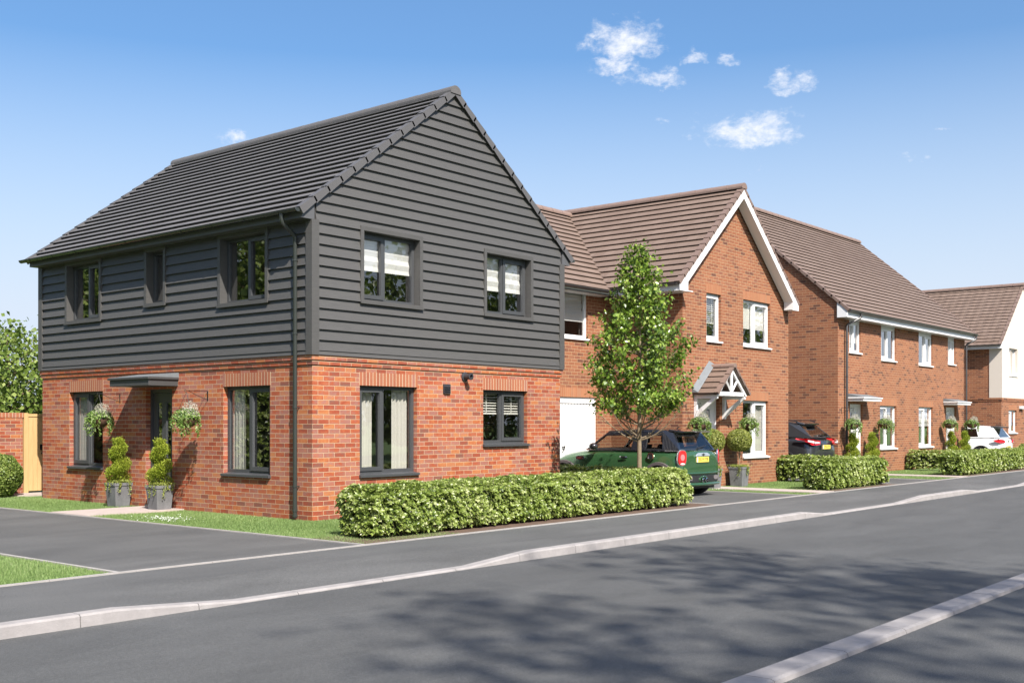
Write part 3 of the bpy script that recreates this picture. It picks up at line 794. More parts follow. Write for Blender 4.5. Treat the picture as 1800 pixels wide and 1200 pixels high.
window(H1, W1['south'], *g_s[0], GF, .085, (.44,), (0,), cover='curtains')
window(H1, W1['south'], *g_s[1], GF, .085, (.46,), (1,), cover='slats', cz=.42)
window(H1, W1['west'], *g_w[0], GF, .085, (.5,), (0,), cover='curtain_high')
window(H1, W1['west'], *g_w[1], GF, .085, (.5,), (1,), cover='curtain_high')
door(H1, W1['west'], *g_w[2][:2], 2.125, GF, ((.22, .42), (.62, .82)), hinge_low=False)
for h in g_s: soldier(H1, W1['south'], h[0], h[1], 2.125, 'red')
for h in g_w[:2]: soldier(H1, W1['west'], h[0], h[1], 2.125, 'red')
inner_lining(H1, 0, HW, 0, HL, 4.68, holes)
# entrance canopy
mb = MB(); W = W1['west']
W.box(mb, 3.60, 4.84, .002, .58, 2.165, 2.275); W.box(mb, 3.57, 4.87, .002, .61, 2.2755, 2.315)
cn = mb.build('canopy', plain('canopy_grey', (.050, .050, .050), .5), H1, bevel=.004)
mb = MB(); mb.hexa([W.P(3.57, .002, 2.316), W.P(4.87, .002, 2.316), W.P(4.87, .6, 2.316), W.P(3.57, .6, 2.316), W.P(3.57, .002, 2.40), W.P(4.87, .002, 2.40), W.P(4.87, .03, 2.395), W.P(3.57, .03, 2.395)])
mb.build('flashing', LEAD(), cn)
# roof
RM1 = tile_mat('dark_grey_roof_tile', (.105, .100, .099), (.160, .152, .150), .218)
ez, ex = 4.765, .30
AP = Vector((HW/2, 0, 7.36)); ys, ye = -.055, HL+.06
tiled_slope('roof', H1, (-ex, ys, ez), (-ex, ye, ez), (HW/2, ys, AP.z), (HW/2, ye, AP.z), 20, RM1, th=.043, gauge=.218)
tiled_slope('roof', H1, (HW+ex, ys, ez), (HW+ex, ye, ez), (HW/2, ys, AP.z), (HW/2, ye, AP.z), 20, RM1, th=.043, gauge=.218)
VM = plain('dark_verge', (.088, .084, .084), .55, var=.08)
verge(H1, (-ex, ys, ez), (HW/2, ys, AP.z), (0, -1, 0), 13, VM); verge(H1, (HW+ex, ys, ez), (HW/2, ys, AP.z), (0, -1, 0), 13, VM)
verge(H1, (-ex, ye, ez), (HW/2, ye, AP.z), (0, 1, 0), 13, VM)
ridge(H1, (HW/2, ys-.06, AP.z+.02), (HW/2, ye+.06, AP.z+.02), plain('ridge_tile_grey', (.10, .094, .092), .6, var=.15), .115)
for s, x in ((-1, 0), (1, HW)):
    mb = MB(); X = lambda v: x+s*v
    mb.prism([(X(.0), -.052, 4.655), (X(.245), -.052, 4.655), (X(.245), -.052, 4.77), (X(.0), -.052, 4.945)], (0, HL+.104, 0)) if s < 0 else mb.prism([(X(.0), -.052, 4.655), (X(.245), -.052, 4.655), (X(.245), -.052, 4.77), (X(.0), -.052, 4.945)], (0, HL+.104, 0))
    mb.build('fascia', GREYS(), H1)
gutter(H1, (-.345, -.075, 4.785), (-.345, HL+.20, 4.785), GUTG()); gutter(H1, (HW+.345, -.075, 4.785), (HW+.345, HL+.20, 4.785), GUTG())
downpipe(H1, [(-.345, .31, 4.75), (-.345, .31, 4.65), (-.33, .31, 4.60), (-.10, .31, 4.44), (-.085, .31, 4.40), (-.085, .31, .04)], GUTG(), (4.05, 2.91, 1.76, .53), W1['west'], .31, .085)
for z in (.06, .14): MB().lathe([(.034, 0), (.041, 0), (.041, .03), (.034, .03)], (-.085, .31, z), 12).build('pipe_collar', GUTG(), H1)
mb = MB(); W = W1['south']; W.box(mb, 2.94, 3.12, .002, .02, 2.035, 2.20)
for k in range(4): mb.prism([W.P(2.955, .02, 2.165-k*.036), W.P(2.955, .045, 2.150-k*.036), W.P(2.955, .02, 2.150-k*.036)], (.15, 0, 0))
mb.build('air_vent', plain('vent_plastic', (.035, .035, .04), .45), H1)
mb = MB(); mb.lathe([(.0, 0), (.085, 0), (.085, -.02), (.055, -.03), (.05, -.14), (.062, -.145), (.062, -.165), (.035, -.17), (.03, -.10)], (3.50, -.002, 2.345), 18, 'y')
mb.build('boiler_flue', plain('vent_plastic', (.035, .035, .04), .45), H1, smooth=True)

# ================================================================ HOUSE 2: brick gable with garage link
WF = UPVC()
RMB = tile_mat('brown_roof_tile', (.148, .102, .078), (.220, .160, .128), .25)
VB = plain('brown_verge', (.165, .112, .090), .6, var=.1); RB = plain('ridge_tile_brown', (.19, .130, .105), .6, var=.18)
H2 = thing('gabled_brick_house', 'red brick house with white bargeboards on its street gable and a garage wing', 'house', (13.5, 4, 0))
X0, X1, YS, YN = 10.83, 16.25, -.10, 8.2; YL = 1.87
hs2 = [(13.72, 15.09, .64, 2.09), (13.735, 15.20, 3.42, 4.61), (11.92, 12.62, 3.44, 4.61), (11.50, 12.55, 0, 2.10)]
wbx = dict(south=hs2)
mb, W2 = wall_set(H2, X0, X1, YS, YN, 4.66, wbx, 'tan')
AX, AZ = 13.22, 7.26
mb.face([(X0, YS, 4.66), (X1, YS, 4.66), (AX, YS, 7.22), (X0, YS, 5.12)])
mb.face([(X0, YN, 4.66), (X1, YN, 4.66), (AX, YN, 7.18)])
mb.build('brick_wall', M_brick('tan'), H2, recalc=False)
lk_h = [(7.2, 10.21, 0, 2.12), (8.15, 9.87, 3.44, 4.58)]
mb = MB(); WL = Wall('x', YL, -1); wall_skin(mb, WL, HW, X0, 0, 4.62, lk_h, 0, .1); mb.build('link_wall', M_brick('tan'), H2, recalc=False)
soldier(H2, WL, 7.2, 10.21, 2.12, 'tan')
inner_lining(H2, X0, X1, YS, YN, 4.64, wbx); inner_lining(H2, HW+.02, X0-.02, YL, YN, 4.6, dict(south=lk_h))
window(H2, W2['south'], *hs2[0], WF, .075, (.5,), (1,), cover='curtain_high')
window(H2, W2['south'], *hs2[1], WF, .075, (.45,), (1,), cover='roller', cz=.62)
window(H2, W2['south'], *hs2[2], WF, .075, (), (0,), cover='slats', cz=.60)
window(H2, WL, *lk_h[1], WF, .06, (.5,), (0,), cover='roman', cz=.66, sillp=.05)
for h in hs2[:3]: soldier(H2, W2['south'], h[0], h[1], h[3], 'tan')
door(H2, W2['south'], 11.50, 12.55, 2.10, WF, ((.16, .34), (.60, .80)))
# garage door
mb = MB(); a0, a1 = 7.2, 10.21
WL.box(mb, a0, a0+.09, -.09, -.03, 0, 2.12); WL.box(mb, a1-.09, a1, -.09, -.03, 0, 2.12); WL.box(mb, a0+.09, a1-.09, -.09, -.03, 1.98, 2.12)
gd = mb.build('garage_door', WF, H2)
mb = MB(); n = 24; w = (a1-a0-.18)/n
for k in range(n): WL.box(mb, a0+.09+k*w, a0+.09+k*w+w*.80, -.07, -.048, .02, 1.975)
WL.box(mb, a0+.09, a1-.09, -.08, -.0665, .02, 1.975); mb.build('door_panel', WF, gd)
mb = MB(); mb.tube([WL.P(8.93, -.045, .98), WL.P(8.93, .0, .98), WL.P(8.97, .0, 1.0), WL.P(8.93, 0, .90)], .014, 8); mb.build('handle', plain('dark_metal', (.06, .05, .05), .35, metal=.8), gd)
# roofs
ey, ez2, ow = -.36, 4.66, 3.0
tiled_slope('roof', H2, (AX-ow, ey, ez2), (AX-ow, YN+.2, ez2), (AX, ey, AZ), (AX, YN+.2, AZ), 16, RMB, th=.038, gauge=.25)
tiled_slope('roof', H2, (AX+ow+.05, ey, ez2), (AX+ow+.05, YN+.2, ez2), (AX, ey, AZ), (AX, YN+.2, AZ), 16, RMB, th=.038, gauge=.25)
verge(H2, (AX-ow, ey, ez2), (AX, ey, AZ), (0, -1, 0), 16, VB, w=.045, th=.05, drop=.05); verge(H2, (AX+ow+.05, ey, ez2), (AX, ey, AZ), (0, -1, 0), 13, VB, w=.045, th=.05, drop=.05)
ridge(H2, (AX, ey-.06, AZ+.05), (AX, YN+.2, AZ+.05), RB, .115)
# link roof: eave z 4.60 at y = YL-.42, ridge y 4.9
LY0, LZ0, LY1, LZ1 = YL-.40, 4.60, 4.85, 7.17
tiled_slope('roof', H2, (HW-.2, LY0, LZ0), (AX-1.2, LY0, LZ0), (HW-.2, LY1, LZ1), (AX, LY1, LZ1), 16, RMB, th=.038, gauge=.25)
tiled_slope('roof', H2, (AX, 2*LY1-LY0, LZ0), (HW-.2, 2*LY1-LY0, LZ0), (AX, LY1, LZ1), (HW-.2, LY1, LZ1), 16, RMB, th=.038, gauge=.25)
ridge(H2, (HW-.2, LY1, LZ1+.05), (AX-.1, LY1, LZ1+.05), RB, .11)
mb = MB(); mb.face([(HW-.18, LY0+.1, LZ0), (HW-.18, 2*LY1-LY0, LZ0), (HW-.18, LY1, LZ1-.03)]); mb.build('link_gable', M_brick('tan'), H2, recalc=False)
# fascias, soffits and bargeboards
mb = MB()
mb.box(HW+.06, AX-ow+.35, LY0+.03, YL, 4.50, 4.52); mb.box(HW+.06, AX-ow+.08, LY0+.03, LY0+.055, 4.50, 4.61)
mb.box(AX-ow+.06, AX-ow+.085, ey-.02, LY0+.06, 4.50, 4.69); mb.box(AX-ow+.085, X0, ey-.02, YL, 4.50, 4.52)
mb.build('fascia', WF, H2); mb = MB(); mb.box(AX+ow-.05, AX+ow-.025, ey-.02, YN, 4.50, 4.69); mb.box(X1, AX+ow-.05, ey-.02, YN, 4.50, 4.52)
mb.build('fascia', WF, H2)
def barge(parent, ax, az, e_l, e_r, ez_, y, dep=.20, th=.025, soff=.26, mat=None, zl=None):
    mb = MB()
    for s, e in ((-1, e_l), (1, e_r)):
        run = e; rise = az-ez_; L = math.hypot(run, rise); nx, nz = rise/L, run/L
        A = (ax, az-.03); E_ = (ax+s*run, ez_-.02)
        dz = dep*L/run
        poly = [(A[0], y, A[1]), (E_[0]-s*.02, y, E_[1]), (E_[0]-s*.02, y, E_[1]-.15), (E_[0]-s*.36, y, E_[1]-.15), (E_[0]-s*.36, y, E_[1]+.34*rise/run-dz), (A[0], y, A[1]-dz)]
        mb.prism(poly, (0, th, 0))
        # soffit under the verge
        mb.hexa([(ax, y+th, A[1]-dz), (E_[0]-s*.36, y+th, E_[1]+.34*rise/run-dz), (E_[0]-s*.36, y+soff, E_[1]+.34*rise/run-dz), (ax, y+soff, A[1]-dz),
                 (ax, y+th, A[1]-dz+.02), (E_[0]-s*.36, y+th, E_[1]+.34*rise/run-dz+.02), (E_[0]-s*.36, y+soff, E_[1]+.34*rise/run-dz+.02), (ax, y+soff, A[1]-dz+.02)])
        xs_ = sorted((E_[0]-s*.36, E_[0]-s*.03)); mb.box(xs_[0], xs_[1], y+th, y+soff+.0, E_[1]-.15, E_[1]-.135)
        xi = E_[0]-s*.36; mb.box(min(xi, xi+s*.02), max(xi, xi+s*.02), y+th, y+soff, E_[1]-.149, E_[1]+.12)
    return mb.build('bargeboard', mat or WF, parent)
barge(H2, AX, AZ, ow, ow+.05, ez2, ey-.04, dep=.17)
gutter(H2, (AX-ow, ey+.02, 4.66), (AX-ow, LY0-.02, 4.66), GUTB(), .05); gutter(H2, (HW+.1, LY0-.03, 4.60), (AX-ow, LY0-.03, 4.60), GUTB(), .05)
gutter(H2, (AX+ow+.06, ey+.02, 4.66), (AX+ow+.06, YN, 4.66), GUTB(), .05)
# gabled porch
PX0, PX1, PA, PZ0, PZ1, PY0 = 11.31, 12.77, 12.04, 2.20, 2.86, YS-.62
pm = MB()
for s, e in ((-1, PX0), (1, PX1)):
    dx, dz = PA-e, PZ1-PZ0
    pm.prism([(e, PY0, PZ0-.04), (PA, PY0, PZ1-.04), (PA, PY0, PZ1-.14), (e+dx*.11, PY0, PZ0-.04)], (0, .05, 0))
pm.box(PX0+.16, PX1-.16, PY0+.003, PY0+.048, PZ0-.04, PZ0+.05)
pm.box(PA-.033, PA+.033, PY0+.005, PY0+.046, PZ0+.05, PZ1-.15)
for s in (-1, 1): pm.tube([(PA+s*.03, PY0+.025, PZ0+.07), (PA+s*.27, PY0+.025, PZ0+.32)], .030, 4)
for x in (PX0+.03, PX1-.10):
    pm.box(x, x+.07, YS-.075, YS-.002, 1.62, PZ0-.05); pm.box(x, x+.07, PY0+.02, YS-.075, PZ0-.11, PZ0-.04)
    pm.prism([(x+.005, YS-.07, 1.66), (x+.005, YS-.07, 1.80), (x+.005, PY0+.16, PZ0-.11), (x+.005, PY0+.04, PZ0-.11)], (.06, 0, 0))
pm.box(PX0+.02, PX0+.045, PY0+.05, YS-.002, PZ0-.045, PZ0+.03); pm.box(PX1-.045, PX1-.02, PY0+.05, YS-.002, PZ0-.045, PZ0+.03)
pm.box(PX0+.12, PX1-.12, PY0+.2, YS-.002, PZ0-.036, PZ0-.02)
porch = pm.build('porch', WF, H2)
tiled_slope('porch_roof', porch, (PX0-.04, PY0-.05, PZ0), (PX0-.04, YS-.0, PZ0), (PA, PY0-.05, PZ1), (PA, YS, PZ1), 5, RMB, th=.028, gauge=.20)
tiled_slope('porch_roof', porch, (PX1+.04, PY0-.05, PZ0), (PX1+.04, YS-.0, PZ0), (PA, PY0-.05, PZ1), (PA, YS, PZ1), 5, RMB, th=.028, gauge=.20)
verge(porch, (PX0-.04, PY0-.05, PZ0), (PA, PY0-.05, PZ1), (0, -1, 0), 3, VB, w=.02, th=.04, drop=.03); verge(porch, (PX1+.04, PY0-.05, PZ0), (PA, PY0-.05, PZ1), (0, -1, 0), 3, VB, w=.02, th=.04, drop=.03)
ridge(porch, (PA, PY0-.08, PZ1+.03), (PA, YS, PZ1+.03), RB, .075)
mb = MB()
for s, e in ((-1, PX0-.06), (1, PX1+.06)):
    mb.hexa([(e, YS-.16, PZ0+.035), (PA, YS-.16, PZ1+.045), (PA, YS-.001, PZ1+.045), (e, YS-.001, PZ0+.035), (e, YS-.15, PZ0+.045), (PA, YS-.15, PZ1+.055), (PA, YS-.001, PZ1+.14), (e, YS-.001, PZ0+.13)])
mb.build('flashing', LEAD(), porch)

# ================================================================ HOUSE 3: pair with eaves to the street
H3 = thing('semi_detached_houses', 'pair of red brick houses under one long brown roof with eaves towards the street', 'house', (25.4, 4, 0))
A0, A1, B0, B1 = 19.73, 31.1, 0.02, 8.4
hs3 = [(22.93, 24.32, .69, 2.08), (26.33, 27.71, .69, 2.08), (20.60, 21.56, 0, 2.10), (29.06, 30.15, 0, 2.10),
       (20.55, 21.40, 3.60, 4.64), (23.02, 24.27, 3.48, 4.64), (26.33, 27.66, 3.46, 4.64), (29.26, 30.04, 3.61, 4.64)]
mb, W3 = wall_set(H3, A0, A1, B0, B1, 4.64, dict(south=hs3), 'tan')
RY, RZ = 4.21, 8.55; e0 = -.34; z3 = 4.80
mb.face([(A0, B0, 4.64), (A0, B1, 4.64), (A0, B1, 5.08), (A0, RY, RZ+.07), (A0, B0, 5.08)]); mb.face([(A1, B0, 4.64), (A1, B1, 4.64), (A1, B1, 5.08), (A1, RY, RZ+.07), (A1, B0, 5.08)])
mb.build('brick_wall', M_brick('tan'), H3, recalc=False)
inner_lining(H3, A0, A1, B0, B1, 4.62, dict(south=hs3))
S3 = W3['south']
window(H3, S3, *hs3[0], WF, .07, (.5,), (0,), cover='slats', cz=.5); window(H3, S3, *hs3[1], WF, .07, (.5,), (0,), cover='roman', cz=.5)
window(H3, S3, *hs3[4], WF, .05, (.5,), (0,), cover='roller', cz=.68, panel=.10, over=.05); window(H3, S3, *hs3[5], WF, .05, (.5,), (0,), panel=.10)
window(H3, S3, *hs3[6], WF, .05, (.5,), (1,), panel=.10, cover='curtain_high'); window(H3, S3, *hs3[7], WF, .05, (.5,), (1,), cover='roller', cz=.6, panel=.10)
for h in hs3[:2]: soldier(H3, S3, h[0], h[1], h[3], 'tan')
for h in hs3[2:4]: door(H3, S3, h[0], h[1], 2.10, WF, ((.18, .36), (.62, .80)), hinge_low=False, dep=.07)
tiled_slope('roof', H3, (A0-.05, e0, z3), (A1+.25, e0, z3), (A0-.05, RY, RZ+.12), (A1+.25, RY, RZ+.12), 26, RMB, th=.034, gauge=.222)
tiled_slope('roof', H3, (A1+.25, 2*RY-e0, z3), (A0-.05, 2*RY-e0, z3), (A1+.25, RY, RZ+.12), (A0-.05, RY, RZ+.12), 26, RMB, th=.034, gauge=.222)
verge(H3, (A0-.05, e0, z3), (A0-.05, RY, RZ+.12), (-1, 0, 0), 18, VB, w=.03, th=.045, drop=.05); verge(H3, (A1+.25, e0, z3), (A1+.25, RY, RZ+.12), (1, 0, 0), 18, VB, w=.03, th=.045, drop=.05)
ridge(H3, (A0-.1, RY, RZ+.17), (A1+.3, RY, RZ+.17), RB, .115)
mb = MB()
mb.prism([(A0-.06, B0+.0, 4.60), (A0-.06, e0+.06, 4.60), (A0-.06, e0+.06, 4.80), (A0-.06, B0, 5.10)], (.06, 0, 0))
mb.box(A0+.0, A1+.22, e0+.06, e0+.085, 4.60, 4.78); mb.box(A0+.0, A1+.22, e0+.085, B0-.001, 4.60, 4.615)
mb.build('fascia', WF, H3)
gutter(H3, (A0-.02, e0+.0, 4.80), (A1+.27, e0+.0, 4.80), GUTB(), .056)
for xp, hx in ((20.16, 20.30), (31.0, 31.2)):
    if xp < 25: pts = [(20.55, e0, 4.76), (20.55, e0, 4.66), (20.50, e0+.03, 4.60), (20.22, -.09, 4.44), (20.16, -.07, 4.38), (20.16, -.07, .04)]
    else: pts = [(31.28, e0, 4.76), (31.28, e0, 4.66), (31.22, e0+.03, 4.60), (31.04, -.09, 4.44), (31.0, -.07, 4.38), (31.0, -.07, .04)]
    downpipe(H3, pts, GUTB(), (3.9, 2.9, 1.9, .9), S3, xp, .09, .036)
for x0_, x1_ in ((20.40, 21.78), (28.78, 30.2)):
    mb = MB(); S3.box(mb, x0_, x1_, .002, .50, 2.18, 2.255); S3.box(mb, x0_-.03, x1_+.03, .002, .53, 2.2555, 2.295)
    cn = mb.build('canopy', WF, H3, bevel=.004); mb = MB()
    mb.hexa([S3.P(x0_-.02, .002, 2.296), S3.P(x1_+.02, .002, 2.296), S3.P(x1_+.02, .5, 2.296), S3.P(x0_-.02, .5, 2.296), S3.P(x0_-.02, .002, 2.40), S3.P(x1_+.02, .002, 2.40), S3.P(x1_+.02, .03, 2.40), S3.P(x0_-.02, .03, 2.40)])
    mb.build('flashing', LEAD(), cn)

# ================================================================ HOUSE 4: render over brick, far right
H4 = thing('rendered_gable_house', 'house with cream rendered upper gable over brick at the far right end of the street', 'house', (38.4, 4, 0))
C0, C1, D0, D1 = 35.55, 41.4, 0.0, 8.5
hs4 = [(36.55, 37.70, 1.10, 2.07), (36.55, 37.72, 3.45, 4.60)]
mb, W4 = wall_set(H4, C0, C1, D0, D1, 4.66, dict(south=[hs4[0], (hs4[1][0]-.03, hs4[1][1]+.03, hs4[1][2]-.03, hs4[1][3]+.03)]), 'tan')
mb.build('brick_wall', M_brick('tan'), H4, recalc=False)
RND = plain('cream_render', (.55, .49, .425), .9, var=.03, scale=2, bmp=.15)
mb = MB(); wall_skin(mb, W4['south'], C0-.02, C1, 2.56, 4.66, hs4[1:], .02, .12)
mb.face([(C0-.02, D0-.02, 4.66), (C1, D0-.02, 4.66), (C1, D0-.02, 4.9), ((C0+C1)/2, D0-.02, 7.30), (C0-.02, D0-.02, 4.90)])
mb.box(C0-.02, C0+.0, D0-.02, .46, 2.56, 4.66); mb.face([(C0-.02, -.02, 2.56), (C1, -.02, 2.56), (C1, 0, 2.56), (C0-.02, 0, 2.56)])
mb.build('render', RND, H4, recalc=False)
mb = MB(); W4['south'].box(mb, C0-.02, C1, 0, .022, 2.42, 2.487); W4['south'].box(mb, C0-.035, C1, 0, .035, 2.4875, 2.558); W4['west'].box(mb, D0, D1, 0, .02, 2.42, 2.487); W4['west'].box(mb, D0, D1, 0, .035, 2.4875, 2.558)
mb.build('corbel_course', M_brick('tan'), H4)
inner_lining(H4, C0, C1, D0, D1, 4.62, dict(south=hs4))
window(H4, W4['south'], *hs4[0], WF, .07, (.45,), (0,), cover='slats', cz=.45); window(H4, W4['south'], *hs4[1], WF, .10, (.45,), (0,), cover='curtain_high')
soldier(H4, W4['south'], hs4[0][0], hs4[0][1], hs4[0][3], 'tan')
AX4, AZ4 = (C0+C1)/2, 7.33
RM4 = RMB
tiled_slope('roof', H4, (C0-.35, -.08, 4.66), (C0-.35, D1+.1, 4.66), (AX4, -.08, AZ4), (AX4, D1+.1, AZ4), 19, RM4, th=.032, gauge=.222, wave=.007)
tiled_slope('roof', H4, (C1+.35, -.08, 4.66), (C1+.35, D1+.1, 4.66), (AX4, -.08, AZ4), (AX4, D1+.1, AZ4), 19, RM4, th=.032, gauge=.222, wave=.007)
verge(H4, (C0-.35, -.08, 4.66), (AX4, -.08, AZ4), (0, -1, 0), 13, VB, w=.01, th=.04, drop=.04); ridge(H4, (AX4, -.1, AZ4+.05), (AX4, D1+.2, AZ4+.05), RB, .115)
mb = MB(); mb.prism([(C0, -.06, 4.52), (C0-.30, -.06, 4.52), (C0-.30, -.06, 4.66), (C0, -.06, 4.92)], (0, .06, 0)); mb.box(C0-.30, C0-.275, 0, D1, 4.52, 4.66); mb.box(C0-.275, C0-.021, 0, D1, 4.52, 4.535)
mb.build('fascia', WF, H4); gutter(H4, (C0-.37, -.05, 4.68), (C0-.37, D1, 4.68), GUTB(), .052)
mb = MB(); mb.box(38.0, 38.5, -.12, -.002, 2.13, 2.25); mb.build('meter_box', WF, H4, bevel=.01)

# ================================================================ GARDEN WALL, GATE
GW = thing('garden_wall', 'brick garden wall with brick-on-edge coping at the far left beside the wooden gate', 'wall', (-5, 10.05, 0))
mb = MB().box(-14, .38, 9.95, 10.165, 0, 1.64); mb.build('wall_panel', M_brick('red'), GW)
mb = MB().box(-14.01, .40, 9.94, 10.175, 1.641, 1.742); mb.build('coping', M_brick('red', True), GW)
GT = thing('garden_gate', 'pale oak garden gate between the brick wall and the boarded house', 'gate', (.9, 10.0, 0))
OAK = oak_mat()
MB().box(.405, .50, 9.94, 10.04, 0, 1.74).build('gate_post', OAK, GT); MB().box(1.45, 1.55, 9.94, 10.04, 0, 1.74).build('gate_post', OAK, GT)
mb = MB()
for k in range(9): x = .515+k*.103; mb.box(x, x+.098, 9.965, 9.99, .06, 1.66)
mb.build('gate_boards', OAK, GT); MB().box(.505, 1.445, 9.95, 10.0, 1.661, 1.72).build('gate_rail', OAK, GT)
mb = MB(); mb.tube([(.80, 9.962, .98), (.80, 9.93, .98), (.80, 9.93, .88), (.80, 9.962, .86)], .010, 6); mb.box(.77, .83, 9.955, 9.964, .94, 1.06); mb.build('latch', BLACKM(), GT)

# ================================================================ HEDGES
HEDGE = leaf_mat('hedge_leaves', [(.075, .125, .022), (.175, .245, .042), (.27, .35, .07), (.37, .44, .12), (.54, .57, .29)], .42, .33, .6)
TWIG = plain('twigs', (.045, .032, .02), .9)
def hedge(label, x0, x1, y0, y1, h, n, size=.045, group='low clipped hedges along the pavement', gap=.05):
    n = n//4; hd = thing('hedge', label, 'hedge', ((x0+x1)/2, (y0+y1)/2, 0), group)
    lx, ly = x1-x0, y1-y0
    areas = np.array([lx*ly, lx*h, lx*h*.35, ly*h, ly*h]); f = RNG.choice(5, n, p=areas/areas.sum())
    u, v = RNG.random(n), RNG.random(n); X = np.empty(n); Y = np.empty(n); Z = np.empty(n); N = np.zeros((n, 3))
    m = f == 0; X[m] = x0+u[m]*lx; Y[m] = y0+v[m]*ly; Z[m] = h; N[m, 2] = 1
    m = f == 1; X[m] = x0+u[m]*lx; Y[m] = y0; Z[m] = gap+v[m]*(h-gap); N[m, 1] = -1
    m = f == 2; X[m] = x0+u[m]*lx; Y[m] = y1; Z[m] = gap+v[m]*(h-gap); N[m, 1] = 1
    m = f == 3; X[m] = x0; Y[m] = y0+u[m]*ly; Z[m] = gap+v[m]*(h-gap); N[m, 0] = -1
    m = f == 4; X[m] = x1; Y[m] = y0+u[m]*ly; Z[m] = gap+v[m]*(h-gap); N[m, 0] = 1
    P = np.stack([X, Y, Z], 1); c = np.array([(x0+x1)/2, (y0+y1)/2, h*.5])
    dep = np.abs(RNG.normal(0, .042, n))-.018 + .020*np.sin(X*9.1+Z*7)*np.sin(Y*8.3+X*3.7) + .016*np.sin(X*21+Z*17)
    ex = np.minimum(np.minimum(P[:, 0]-x0, x1-P[:, 0]), 1); ey = np.minimum(P[:, 1]-y0, y1-P[:, 1]); ez = h-P[:, 2]
    rr = .11
    def sh(a, b): return np.clip(rr-a, 0, rr)*np.clip(rr-b, 0, rr)/rr
    P = P-N*dep[:, None]; P[:, 2] -= (sh(ex, ez)+sh(ey, ez))*.7
    low = np.clip(1-P[:, 2]/.14, 0, 1); P = P-N*(low*.06)[:, None]
    P[:, 0] += np.where(f >= 3, -np.sign(P[:, 0]-c[0])*sh(ey, ez*0+.02)*.8, 0)
    A = N*.8+RNG.normal(0, .40, (n, 3)); A[:, 2] += .55; A /= np.linalg.norm(A, axis=1, keepdims=True)
    U = RNG.normal(size=(n, 3)); U -= A*(U*A).sum(1, keepdims=True); U /= np.linalg.norm(U, axis=1, keepdims=True); V = np.cross(A, U)
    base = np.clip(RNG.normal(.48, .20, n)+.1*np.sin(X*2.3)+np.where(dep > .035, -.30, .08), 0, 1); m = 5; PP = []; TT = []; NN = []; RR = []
    for q in range(m):
        ph = 2*PI*q/m+RNG.normal(0, .25, n); T = U*np.cos(ph)[:, None]+V*np.sin(ph)[:, None]+A*RNG.uniform(.15, .9, n)[:, None]; T /= np.linalg.norm(T, axis=1, keepdims=True)
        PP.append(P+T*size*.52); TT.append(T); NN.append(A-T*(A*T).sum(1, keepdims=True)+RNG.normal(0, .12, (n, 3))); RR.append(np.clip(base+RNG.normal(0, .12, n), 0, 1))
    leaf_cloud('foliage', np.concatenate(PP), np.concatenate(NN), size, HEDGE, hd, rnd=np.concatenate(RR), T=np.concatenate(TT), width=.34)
    # stray sprigs
    k = max(20, n//120); sx = RNG.uniform(x0, x1, k); sy = RNG.uniform(y0, y1, k); Q = []
    for i in range(k):
        b = np.array([sx[i], sy[i], h-.02])
        for j in range(5): Q.append(b+np.array([RNG.normal(0, .012), RNG.normal(0, .012), .012*j]))
    Q = np.array(Q); leaf_cloud('sprigs', Q, RNG.normal(size=Q.shape)+[0, 0, .6], size*.9, HEDGE, hd, rnd=RNG.uniform(.5, 1, len(Q)))['kind'] = 'stuff'
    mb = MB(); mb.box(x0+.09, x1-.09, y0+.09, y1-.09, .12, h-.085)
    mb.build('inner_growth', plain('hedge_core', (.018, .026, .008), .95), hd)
    mb = MB(); k = int(lx*ly*26)+6
    for _ in range(k):
        x, y = random.uniform(x0+.05, x1-.05), random.choice((y0+random.uniform(.04, .14), y1-.08, y0+.1))
        mb.tube([(x, y, 0), (x+random.uniform(-.04, .04), y+random.uniform(-.03, .03), .12), (x+random.uniform(-.08, .08), y+random.uniform(-.05, .05), .28)], [.006, .005, .003], 4, caps=False)
    mb.build('stems', TWIG, hd)['kind'] = 'stuff'
    return hd
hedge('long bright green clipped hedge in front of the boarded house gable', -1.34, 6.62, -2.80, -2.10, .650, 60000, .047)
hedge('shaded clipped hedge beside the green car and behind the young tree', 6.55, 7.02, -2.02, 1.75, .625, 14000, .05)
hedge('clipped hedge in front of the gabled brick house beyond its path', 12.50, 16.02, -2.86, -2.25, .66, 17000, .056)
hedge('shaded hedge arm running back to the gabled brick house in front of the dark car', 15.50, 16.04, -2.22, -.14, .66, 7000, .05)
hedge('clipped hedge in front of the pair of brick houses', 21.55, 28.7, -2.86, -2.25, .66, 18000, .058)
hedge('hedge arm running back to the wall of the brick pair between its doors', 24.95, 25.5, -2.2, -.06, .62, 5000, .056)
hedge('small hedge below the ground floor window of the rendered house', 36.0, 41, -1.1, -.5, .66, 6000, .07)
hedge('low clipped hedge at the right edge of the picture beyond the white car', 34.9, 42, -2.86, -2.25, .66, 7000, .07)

hedge('tall screening hedge across the end of the drive left of the gate', -9.5, -1.62, 8.9, 9.6, 2.3, 12000, .09, group=None)
